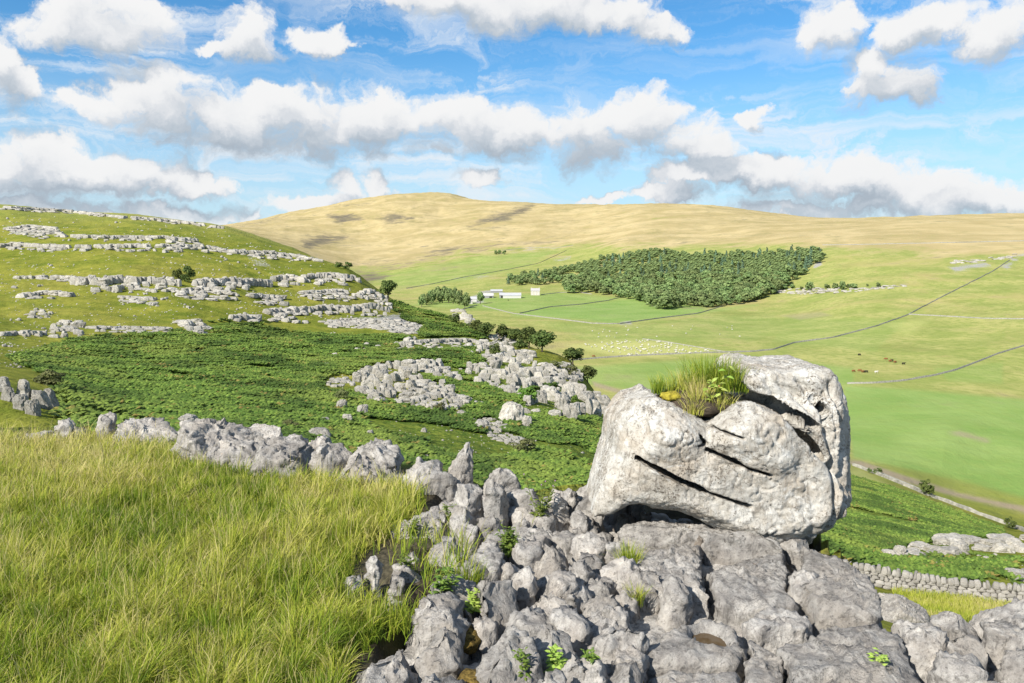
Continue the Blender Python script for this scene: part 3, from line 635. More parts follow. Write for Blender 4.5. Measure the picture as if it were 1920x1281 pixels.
# ---------------------------------------------------------------- clints of the pavement
def clint_mesh(name, poly, ztop, zbot, seed, res=0.019, n=3.2, crown=None, tilt=(0, 0), flare=0.08, amp=1.0, mat=None, lean=(0, 0), cap=12000, pit=None, smooth=1, facets=6, wedge=0):
    poly = np.asarray(poly, float); c = poly.mean(0)
    per = np.hypot(*(poly - np.roll(poly, 1, 0)).T).sum(); size = per / 3.6
    hc = crown if crown else min(ztop - zbot, 0.30 * size)
    nth = int(np.clip(per / res, 28, 260)); nt = int(np.clip((size * 0.5 + hc * 0.6) / res, 10, 70)); nw = int(np.clip((ztop - hc - zbot) / res, 3, 40))
    if nth * (nt + nw) > cap: k = math.sqrt(cap / (nth * (nt + nw))); nth = int(nth * k); nt = int(nt * k) + 2; nw = int(nw * k) + 2
    th = np.linspace(0, 2 * np.pi, nth, endpoint=False); dx, dy = np.cos(th), np.sin(th)
    R = np.full(nth, 1e9); q = poly - c
    for i in range(len(q)):
        a, b = q[i - 1], q[i]; ex, ey = b - a; den = dx * ey - dy * ex
        with np.errstate(divide='ignore', invalid='ignore'):
            t = (a[0] * ey - a[1] * ex) / den; u = (a[0] * dy - a[1] * dx) / den
        ok = (t > 1e-6) & (u >= -1e-6) & (u <= 1 + 1e-6); R = np.where(ok, np.minimum(R, t), R)
    R[R > 1e8] = size * 0.4
    kern = np.array([1, 2, 3, 2, 1.]) / 9
    for _ in range(smooth): R = sum(k * np.roll(R, s) for k, s in zip(kern, (-2, -1, 0, 1, 2)))
    ph = np.linspace(np.pi / 2, 0, nt) ; rho = np.cos(ph) ** (2 / n); hh = np.sin(ph) ** (2 / n); rho[0] = 0
    # even spacing along the profile
    arc = np.concatenate([[0], np.cumsum(np.hypot(np.diff(rho) * size * .5, np.diff(hh) * hc))]); ev = np.linspace(0, arc[-1], nt)
    rho = np.interp(ev, arc, rho); hh = np.interp(ev, arc, hh)
    tw = np.linspace(0, 1, nw + 1)[1:]
    rho = np.concatenate([rho, 1 + flare * tw]); zz = np.concatenate([ztop - hc + hc * hh, (ztop - hc) * (1 - tw) + zbot * tw])
    Xl = rho[None, :] * (R * dx)[:, None]; Yl = rho[None, :] * (R * dy)[:, None]
    Zl = np.broadcast_to(zz, Xl.shape) + (tilt[0] * Xl + tilt[1] * Yl) * np.clip((np.broadcast_to(zz, Xl.shape) - zbot) / (ztop - zbot), 0, 1)
    f = (Zl - zbot) / max(ztop - zbot, .01)
    V = np.stack([c[0] + Xl + lean[0] * f, c[1] + Yl + lean[1] * f, Zl], -1).reshape(-1, 3)
    Q = grid_faces(nth, len(rho), True)[:, ::-1]
    nr = vnormals(V, Q); nr[::len(rho)] = (0, 0, 1)
    sd = seed * 0.37
    top = sstep(0.2, 0.8, nr[:, 2])
    Pw = V * np.array([1, 1, 0.6])
    k = amp * min(1.0, 0.45 + size * 0.8)
    r_ = np.random.RandomState(int(seed * 7 + 5) % 99991)
    # broken faces: flat cuts that chamfer the rim
    ctr = np.array([c[0] + lean[0] * .6, c[1] + lean[1] * .6, ztop - .5 * min(size, ztop - zbot)]); hs = np.array([size * .5, size * .5, .5 * min(size, ztop - zbot) + .02])
    for _ in range(facets):
        u = r_.normal(size=3); u[2] = abs(u[2]) * r_.uniform(.1, 1.0) + .05; u /= np.linalg.norm(u)
        q = (V - ctr) / hs; lim = r_.uniform(.74, 1.02) * (1.0 if u[2] < .75 else 1.12); dd = q @ u; ov = np.maximum(dd - lim, 0); low = np.clip((V[:, 2] - zbot) / max(ztop - zbot, .01) * 1.6, 0, 1)
        V = V - (ov * low * .9)[:, None] * u * hs
    for _ in range(wedge):                              # sloping broken tops
        a_ = r_.uniform(0, 6.28); u = np.array([math.cos(a_) * r_.uniform(.45, .8), math.sin(a_) * r_.uniform(.45, .8), .75]); u /= np.linalg.norm(u)
        q = (V - ctr) / hs; lim = r_.uniform(.52, .78); dd = q @ u; ov = np.maximum(dd - lim, 0); low = np.clip((V[:, 2] - zbot) / max(ztop - zbot, .01) * 1.6, 0, 1)
        V = V - (ov * low * .92)[:, None] * u * hs
    nr = vnormals(V, Q); nr[::len(rho)] = (0, 0, 1); top = sstep(0.2, 0.8, nr[:, 2]); Pw = V * np.array([1, 1, 0.7])
    wob = fbm(V, 3.1, 3, seed=sd + 8)
    rx_ = math.cos(seed * 1.3) * .5; Pf = np.stack([V[:, 0] * 1.5 + rx_ * V[:, 1], V[:, 1] * .75 - rx_ * V[:, 0], V[:, 2] * .6], -1)
    d = 0.026 * k * fbm(Pw, 2.4, 3, seed=sd) + 0.022 * k * fbm(Pf, 6.0, 4, 0.5, seed=sd + 2, kind='r') + 0.008 * fbm(Pf, 15, 3, 0.55, seed=sd + 1, kind='r') + 0.008 * fbm(V, 24, 4, 0.62, seed=sd + 3) + 0.004 * fbm(V, 62, 2, seed=sd + 4)
    # crests stand out where the rock is hardest, fissures and bedding planes are cut in
    d -= 0.028 * k * np.exp(-(fbm(V, 2.3, 3, seed=sd + 6) / .035) ** 2) + 0.016 * np.exp(-(fbm(V, 6.5, 3, seed=sd + 7) / .05) ** 2)
    ph_ = (V[:, 2] + .05 * wob + .1 * (V[:, 0] - c[0])) / .105; bedd = np.exp(-((ph_ - np.round(ph_)) / .11) ** 2) * sstep(-.2, .2, wob + .1)
    d = -d - 0.014 * k * (1 - top) * bedd - 0.026 * k * np.exp(-(fbm(V, 1.7, 3, seed=sd + 9) / .022) ** 2) - 0.014 * k * sstep(0.25, 0.55, fbm(V, 7.5, 2, seed=sd + 5)) * top
    d[::len(rho)] = d[1::len(rho)].mean()
    if pit is not None:
        e = np.hypot((V[:, 0] - pit[0]) / pit[2], (V[:, 1] - pit[1]) / pit[3]) + 0.25 * fbm(V, 6, 2, seed=3)
        d -= pit[4] * (1 - sstep(0.72, 1.08, e)) * top
    V = V + nr * d[:, None]
    org = np.array([c[0], c[1], zbot])
    return mesh_np(name, V - org, Q[:, ::-1] if False else Q, mat or M_CLINT), org
def blob(cx, cy, rx, ry, rot, seed, k=14, irr=0.16):
    r_ = np.random.RandomState(int(seed * 13) % 100000); a = np.linspace(0, 2 * np.pi, k, endpoint=False) + r_.uniform(-.14, .14, k)
    w = 1 + r_.uniform(-irr, irr, k); e = 2.6
    x = np.sign(np.cos(a)) * np.abs(np.cos(a)) ** (2 / e) * rx * w; y = np.sign(np.sin(a)) * np.abs(np.sin(a)) ** (2 / e) * ry * w
    c_, s_ = math.cos(rot), math.sin(rot)
    return np.stack([cx + x * c_ - y * s_, cy + x * s_ + y * c_], -1)
def zp(x, y): return float(ztab(x, min(y, 60)))
def place_on_plateau(px, py):
    z = -0.2
    for _ in range(6):
        p = on_z(px, py, z); z = zp(p[0], p[1])
    return p[0], p[1], z
PAVE = []
# upright and rounded blocks: left, right, top and foot in the picture; depth ratio, turn, shape exponent, lean
UP = [
 (678,722,1024,1122,.9,.2,2.4,0),(643,703,1060,1130,.8,-.2,2.4,0),(714,792,1042,1095,.8,.1,2.6,.02),(753,790,1027,1058,.8,0,2.5,0),(720,756,1076,1118,.8,0,2.5,0),
 (757,812,1098,1190,1.3,-.25,2.6,.03),(800,850,1072,1150,1.2,.15,2.6,.0),(824,868,1136,1204,1.2,.2,2.6,-.03),(716,758,1108,1150,.8,.3,2.5,0),
 (752,868,1170,1300,1.2,.25,2.8,0),(655,790,1196,1310,.9,.35,2.6,.03),(748,900,1215,1330,.9,.1,2.8,0),
 (893,1006,1068,1178,1.1,.12,3.2,0),(912,972,1045,1095,.9,-.1,2.5,0),(958,1000,1046,1130,1.4,.1,2.8,0),(862,896,1125,1166,.9,.3,2.5,0),
 (884,1004,1165,1320,1.5,-.1,3.0,0),(990,1088,1160,1262,1.2,.3,2.8,0),(812,884,1003,1062,.9,.2,2.8,0),(888,938,998,1068,1.0,-.2,2.8,0),
 (742,850,960,1016,1.0,.15,2.8,0),(836,894,940,1008,.9,.1,3.0,0),(858,915,886,985,1.0,.12,2.8,.0),(905,948,880,985,1.1,.1,3.0,.0),(890,960,950,1008,.6,.1,2.8,0),
 (945,1010,899,975,.9,-.05,3.0,0),(950,1012,965,1010,.8,.1,2.8,0),(1031,1072,916,985,1.3,-.1,2.6,0),(1058,1082,906,950,1.0,.05,2.5,0),(1080,1102,902,945,1.0,0,2.5,0),(1072,1125,915,985,1.0,.1,3.0,0),
 (984,1056,976,1018,1.1,.2,3.0,0),(1030,1132,978,1018,1.2,-.1,3.0,0),(998,1070,1010,1075,1.2,.35,2.8,0),(1050,1105,1030,1102,1.1,.3,2.6,0),(1084,1140,1022,1085,1.4,.3,2.8,0),(1130,1192,1032,1100,1.3,.25,2.8,0),
 (1066,1165,1086,1165,1.0,.2,2.8,0),(970,1075,1100,1175,.9,.15,2.8,0),(1060,1100,1108,1150,.9,.2,2.6,0),(1000,1066,1060,1110,.9,.1,2.6,0),
 (1072,1218,1146,1244,.62,.38,2.5,.0),(1190,1250,1064,1140,1.4,.2,2.8,0),(1232,1290,1070,1150,1.1,.15,2.8,0),(1140,1200,1095,1145,.9,.3,2.6,0),
 (1045,1110,1215,1300,1.0,.2,2.8,0),(1110,1200,1225,1310,.9,.2,2.8,0),(1000,1060,1245,1330,.9,.1,2.8,0),
 (908,968,866,908,.7,.1,2.8,0),
 (1640,1740,1090,1130,.5,-.1,4.5,0),(1648,1762,1116,1160,.6,-.1,4.0,0),(1620,1700,1076,1100,.5,0,3.0,0),(1756,1838,1128,1200,1.0,.1,3.0,0),(1818,1960,1110,1200,.8,0,3.0,0),(1700,1770,1160,1250,1.6,-.3,3.0,0),(1765,1860,1170,1275,1.0,-.2,3.0,0),(1850,1980,1180,1290,1.0,0,3.0,0),(1790,1960,1245,1340,.8,0,3.0,0),
]
def build_pavement():
    # bedrock between the clints
    nx, ny = 330, 300
    xs = np.linspace(-1.7, 5.2, nx); ys = np.linspace(1.9, 8.2, ny)
    X, Y = np.meshgrid(xs, ys, indexing='ij'); Z = ztab(X, Y)
    P = np.stack([X.ravel(), Y.ravel(), Z.ravel()], -1)
    hh = 0.05 * fbm(P, 1.8, 4, seed=40) + 0.04 * fbm(P, 4.0, 4, seed=41, kind='r') + .016 * fbm(P, 13, 4, .6, seed=42) - .05 * np.exp(-(fbm(P * [1, .6, 1], 1.9, 3, seed=43) / .03) ** 2) - .03 * sstep(.2, .5, fbm(P, 5, 2, seed=44)) + .004 * fbm(P, 45, 2, seed=45)
    hh = hh.reshape(X.shape)
    px, py = proj(X, Y, Z)
    PV = [(770,1300),(700,1230),(770,1150),(850,1080),(780,980),(800,920),(900,880),(1100,910),(1300,940),(1500,990),(1620,1060),(1750,1120),(1980,1130),(3600,1200),(3600,1700),(700,1700)]
    Z = Z - 0.10 + hh - 0.5 * sstep(-20, 40, sdpoly(px, py, PV)) - 0.6 * sstep(-0.25, 0.25, Y - np.interp(X / Y, _ea, _ed) + 0.25)
    me = mesh_np('limestone_pavement', np.stack([X, Y, Z], -1).reshape(-1, 3), grid_faces(nx, ny), M_CLINT)
    root = obj('limestone_pavement', me); tag(root, kind='structure')
    def add(me_org):
        me, org = me_org; o = obj('clint', me, root, org); PAVE.append((me, org)); return o
    info = []
    for i, (xl, xr, yt, yb, dr, rot, n, lean) in enumerate(UP):
        x, y, z = place_on_plateau((xl + xr) / 2, yb); Wd = (xr - xl) / FPX * y * 1.02; dep = Wd * dr; yc = y + dep * .5
        info.append((x * yc / y, yc, Wd * .5, dep * .5, rot, i))
    def packed(cx, cy, rx, ry, rot, i, others, grow):
        poly = blob(cx, cy, rx * grow, ry * grow, rot, i + 3, irr=.12)
        for ox, oy, orx, ory, _r0, j in others:
            if j == i: continue
            v = np.array([ox - cx, oy - cy]); L = np.hypot(*v)
            if L > 1.3 or L < 1e-3: continue
            v /= L; ri = 1 / math.hypot(v[0] / rx, v[1] / ry); rj = 1 / math.hypot(v[0] / orx, v[1] / ory); lim = L * ri / (ri + rj) - .017
            out = []                                  # keep the side of the dividing line that is ours
            for a_, b_ in zip(poly, np.roll(poly, -1, 0)):
                da = (a_ - (cx, cy)) @ v - lim; db = (b_ - (cx, cy)) @ v - lim
                if da <= 0: out.append(a_)
                if da * db < 0: out.append(a_ + (b_ - a_) * da / (da - db))
            if len(out) > 2: poly = np.array(out)
        return poly
    for (x, yc, rx, ry, rot, i) in info:
        xl, xr, yt, yb, dr, rot, n, lean = UP[i]; y = yc - ry; z = zp(x, y); Wd = xr - xl; Wm = rx * 2
        zt = CZ + ray((xl + xr) / 2, yt)[1] * (y + ry * 1.44); zt = z + .82 * (min(max(zt, z + 0.06), z + 0.75) - z)
        r_ = np.random.RandomState(i); loose = i < 9
        poly = packed(x, yc, rx, ry, rot, i, info, 1.06 if loose else 1.30)
        add(clint_mesh('clint', poly, zt, z - 0.16, i + 1, n=n + 2.2, crown=min((zt - z) * 0.5 + 0.04, 0.22 * Wm + 0.05), tilt=(r_.uniform(-.2, .2), r_.uniform(-.12, .2)), flare=0.06, amp=1.0, lean=(lean * 3, 0), cap=11000, facets=9, wedge=3))
    SL = [  # broad slabs: outline of the top as seen, height above the general level
     ([(1125,1010),(1150,985),(1235,985),(1316,1003),(1320,1050),(1316,1085),(1336,1132),(1300,1146),(1225,1140),(1205,1095),(1180,1050)], .07, 0),
     ([(1118,978),(1200,966),(1330,972),(1520,992),(1520,1008),(1420,1006),(1330,1000),(1240,984),(1160,988),(1122,996)], .13, 0),
     ([(1328,1005),(1400,1005),(1474,1022),(1480,1060),(1482,1100),(1500,1130),(1440,1138),(1345,1127),(1334,1090),(1326,1050)], .07, 0),
     ([(1500,1005),(1545,1012),(1600,1046),(1640,1082),(1656,1118),(1648,1146),(1590,1146),(1530,1136),(1508,1090)], .10, 0),
     ([(1388,1150),(1412,1130),(1470,1124),(1502,1140),(1532,1160),(1502,1184),(1440,1188),(1402,1172)], .05, 0),
     ([(1190,1150),(1250,1143),(1335,1139),(1378,1166),(1406,1214),(1384,1248),(1300,1238),(1205,1232)], .05, 1),
     ([(1384,1172),(1432,1198),(1474,1228),(1470,1300),(1400,1300),(1392,1244),(1412,1212)], .04, 0),
     ([(1440,1199),(1502,1190),(1536,1165),(1592,1152),(1652,1152),(1694,1190),(1722,1240),(1770,1300),(1640,1330),(1480,1310),(1478,1228)], .09, 0),
     ([(1202,1240),(1300,1244),(1384,1254),(1395,1320),(1200,1330)], .03, 0), ([(1660,1150),(1720,1150),(1765,1172),(1750,1205),(1715,1190)], .06, 0),
     ([(1250,1340),(1480,1316),(1660,1340),(1800,1310),(1900,1400),(1300,1420)], .04, 0),
    ]
    for i, (pts, dz, pool) in enumerate(SL):
        p = np.array(pts, float); z = -0.15
        for _ in range(5): w = on_z(p[:, 0], p[:, 1], z); z = float(np.mean(ztab(w[:, 0], np.maximum(w[:, 1], 1.0)))) + dz
        w = on_z(p[:, 0], p[:, 1], z)
        if pool:
            q = on_z(np.array([1328., 1290, 1366, 1328]), np.array([1190., 1190, 1190, 1170]), z - 0.02); pit = (q[0, 0], q[0, 1], (q[2, 0] - q[1, 0]) * 0.55, abs(q[3, 1] - q[0, 1]) * 1.25, 0.09)
        else: pit = None
        w = w.mean(0) + (w - w.mean(0)) * 0.985; cc = w.mean(0); tl = (np.polyfit(w[:, 1], ztab(w[:, 0], np.maximum(w[:, 1], 1.)), 1)[0])
        add(clint_mesh('clint', w, z, z - 0.32, 300 + i, res=0.016, n=6.5, crown=0.12, tilt=(0, tl), flare=0.03, amp=0.55, cap=16000, pit=pit, facets=2))
        if pool:
            a = np.linspace(0, 2 * np.pi, 40, endpoint=False); rr = 1.12 + 0.1 * np.sin(3 * a + 1)
            V = np.stack([pit[2] * rr * np.cos(a), pit[3] * rr * np.sin(a), 0 * a], -1)
            m, N = new_mat('pool_water'); N.n('ShaderNodeOutputMaterial', {'Surface': N.n('ShaderNodeBsdfPrincipled', {'Base Color': (.075, .048, .022, 1), 'Roughness': 0.06, 'Specular IOR Level': 0.5}).outputs[0]})
            me = bpy.data.meshes.new('rock_pool'); me.from_pydata([tuple(v) for v in V], [], [tuple(range(40))]); me.materials.append(m)
            o = obj('rock_pool', me, None, (pit[0], pit[1], z - 0.062 + tl * (pit[1] - cc[1]))); tag(o, 'small brown rainwater pool in a hollow of the grey pavement', 'pool')
    # smaller blocks wedged into the remaining gaps
    r_ = np.random.RandomState(11); k = 0
    boxes = [(o[0] + UP[i][0] * 0) for i, o in enumerate([])]
    for _ in range(900):
        if k >= 95: break
        px_, py_ = r_.uniform(700, 1960), r_.uniform(930, 1290)
        if sdpoly(np.array([px_]), np.array([py_]), PV)[0] > -25: continue
        if any(sdpoly(np.array([px_]), np.array([py_]), s[0])[0] < 8 for s in SL): continue
        if any(u[0] + 6 < px_ < u[1] - 6 and u[2] + (u[3] - u[2]) * .3 < py_ < u[3] for u in UP): continue
        if px_ < 900 and r_.rand() < 0.6: continue
        x, y, z = place_on_plateau(px_, py_); W = r_.uniform(.10, .24); k += 1
        add(clint_mesh('clint', blob(x, y, W * .5, W * r_.uniform(.5, .9), r_.uniform(-.5, .6), 500 + k), z + r_.uniform(.02, .13), z - .15, 500 + k, res=.022, n=2.8, flare=.08, amp=.8, cap=2200))
build_pavement()

# single rocks along the lip of the plateau
LIP = [
 (346,502,793,876,.75,.1,2.6,'long whitish grey limestone hump at the grass edge with an orange lichen spot'),
 (376,494,828,880,.5,.05,2.8,'squarish grey limestone block in the grass below the long whitish hump'),
 (472,594,836,896,.6,-.1,2.6,'blunt grey limestone rock with a dark hollow at its right end'),
 (494,582,811,850,.7,.1,2.6,'flat topped grey limestone rock behind the blunt hollowed one'),
 (458,534,794,828,.7,0,2.6,'small pale limestone hump on the skyline edge of the plateau'),
 (560,630,818,850,.6,-.3,3.2,'thin tilted limestone flake pointing right over the bracken'),
 (583,652,832,894,.7,.15,2.8,'cracked grey limestone block between two larger rocks of the edge'),
 (625,765,832,902,.6,-.05,2.5,'large smooth topped pale limestone rock with a shadowed hollow underneath'),
 (200,348,794,842,.6,.02,3.0,'wide low grey limestone slab lying at the back of the grass'),
 (100,140,786,828,.8,0,2.6,'rounded upright whitish limestone block among thistles'),
 (54,98,806,832,.7,.3,2.4,'low slanting whitish limestone rock left of the rounded upright block'),
 (180,222,776,832,.8,.1,2.8,'angular limestone block leaning beside the wide low slab'),
 (140,176,800,826,.8,.1,2.6,'bright flat limestone lump between two thistles'),
 (740,838,872,926,.9,.1,3.0,'broad layered limestone slab at the bend of the rock edge'),
 (800,862,878,926,.8,-.1,3.0,'grey ledge of limestone below the pointed horn of rock'),
 (352,640,826,884,.26,-.03,4.0,'long low ledge of grey limestone tying the rocks of the edge together'),
 (590,800,856,918,.34,-.08,4.0,'second low ledge of grey limestone running from the large smooth rock to the horn'),
 (20,60,818,838,.8,0,2.6,'lowest whitish stone in the grass at the far left'),
]
def build_lip():
    for i, (xl, xr, yt, yb, dr, rot, n, lab) in enumerate(LIP):
        x, y, z = place_on_plateau((xl + xr) / 2, yb)
        Wd = (xr - xl) / FPX * y; dep = Wd * dr; yc = y + dep * .5
        zt = CZ + ray((xl + xr) / 2, yt)[1] * (y + dep * .65); zt = max(zt, z + .06)
        me, org = clint_mesh('limestone_rock', blob(x * yc / y, yc, Wd * .62, dep * .62, rot, i + 70, irr=.2), zt, z - .35, 700 + i, res=.019, n=n + 2.0, crown=min(.5 * (zt - z) + .03, .4 * Wd), flare=.12, amp=1.1, tilt=(-.08, .15), cap=11000, facets=7, wedge=1)
        o = obj('limestone_rock', me, None, org); tag(o, lab, 'rock', 'rocks along the lip of the plateau')
    # the pointed horn
    x, y, z = place_on_plateau(846, 912)
    me, org = clint_mesh('limestone_horn', blob(x, y + .12, .13, .14, .3, 91, irr=.15), z + .33, z - .2, 791, res=.015, n=1.5, crown=.36, flare=.2, amp=.7, lean=(.13, 0), cap=7000)
    o = obj('limestone_horn', me, None, org); tag(o, 'pointed horn of grey limestone leaning right on the plateau edge', 'rock', 'rocks along the lip of the plateau')
    # small stones that prop the boulder
    for k, (xl, xr, yt, yb, lab) in enumerate(((1150,1204,968,990,'flat brown stone wedged under the left foot of the boulder'), (1203,1222,964,988,'small upright brown stone under the arch of the boulder'), (1276,1318,990,1022,'angular buff stone lying in the shadow under the boulder'), (1300,1326,1006,1030,'smaller buff stone beside the angular one under the boulder'))):
        x, y, z = place_on_plateau((xl + xr) / 2, yb + 8); Wd = (xr - xl) / FPX * y
        zt = CZ + ray(0, yt)[1] * (y + Wd * .4)
        me, org = clint_mesh('wedge_stone', blob(x, y + Wd * .4, Wd * .5, Wd * .45, .2 * k, 40 + k, 8, .22), zt, z - .02, 820 + k, res=.012, n=4, amp=.35, cap=2500, mat=M_BROWNROCK)
        o = obj('wedge_stone', me, None, org); tag(o, lab, 'stone', 'stones under the perched boulder')
build_lip()
# ---------------------------------------------------------------- crags, scars and loose stones
def ico(sub):
    import bmesh
    bm = bmesh.new(); bmesh.ops.create_icosphere(bm, subdivisions=sub, radius=1.0)
    V = np.array([v.co[:] for v in bm.verts]); Fc = np.array([[v.index for v in f.verts] for f in bm.faces]); bm.free(); return V, Fc
_ICO = {k: ico(k) for k in (1, 2, 3, 4)}
def cube_grid(n):
    idx, V, Fc = {}, [], []
    def vid(p):
        if p not in idx: idx[p] = len(V); V.append(p)
        return idx[p]
    for ax in range(3):
        for sd in (0, n):
            for i in range(n):
                for j in range(n):
                    q = []
                    for a_, b_ in ((i, j), (i + 1, j), (i + 1, j + 1), (i, j + 1)):
                        c = [0, 0, 0]; c[ax] = sd; c[(ax + 1) % 3] = a_; c[(ax + 2) % 3] = b_; q.append(vid(tuple(c)))
                    Fc.append(q if sd else q[::-1])
    return np.array(V, float) / n - .5, np.array(Fc)
_CUBE = {}
def lump(name, seed, sub=2, e=6.0, cuts=6, amp=0.10, mat=None, smooth=False, flute=0.0):
    """angular stone about 1 m on each side, standing near z = 0"""
    if sub not in _CUBE: _CUBE[sub] = cube_grid(sub)
    r_ = np.random.RandomState(seed); V, Fc = _CUBE[sub]; V = V.copy()
    L = (np.abs(V) ** e).sum(1) ** (1 / e); V = V * (.5 / np.maximum(L, 1e-6))[:, None] * np.where(np.abs(V).max(1) > .49, 1, 1)[:, None]
    sh = r_.uniform(-.18, .18, 2); V[:, 0] += sh[0] * V[:, 2]; V[:, 1] += sh[1] * V[:, 2]; V[:, :2] *= (1 - r_.uniform(0, .25) * (V[:, 2:] + .5))
    nv = V / np.linalg.norm(V, axis=1)[:, None]
    V += nv * (amp * fbm(V, 2.4, 3, seed=seed))[:, None]
    for _ in range(cuts):
        n = r_.normal(size=3); n[2] = abs(n[2]) * .8 if r_.rand() < .7 else n[2] * .3; n /= np.linalg.norm(n)
        d = V @ n; lim = r_.uniform(.36, .56); over = d > lim
        V[over] -= ((d[over] - lim) * .95)[:, None] * n
    if sub >= 4: V += nv * (0.05 * fbm(V, 7, 4, .6, seed=seed + 1) - flute * np.exp(-(fbm(V * [1, 1, .22], 5.5, 3, seed=seed + 2) / .07) ** 2) - .05 * np.exp(-(fbm(V, 3, 3, seed=seed + 3) / .05) ** 2))[:, None]
    V[:, 2] += 0.40
    return mesh_np(name, V, Fc, mat or M_CRAG, smooth)
BLOCKS = [lump('block', 100 + k) for k in range(16)]
BLOCKS2 = [lump('block', 140 + k, 7, 5.0, 6, .14, None, False, .06) for k in range(10)]
STONES = [lump('loose_stone', 160 + k, 2, 3.0, 6, .14) for k in range(10)]
def put(name, me, parent, loc, sc, rz, tilt=(0, 0)):
    o = bpy.data.objects.new(name, me); link(o, parent); o.location = loc; o.scale = sc; o.rotation_euler = (tilt[0], tilt[1], rz); return o
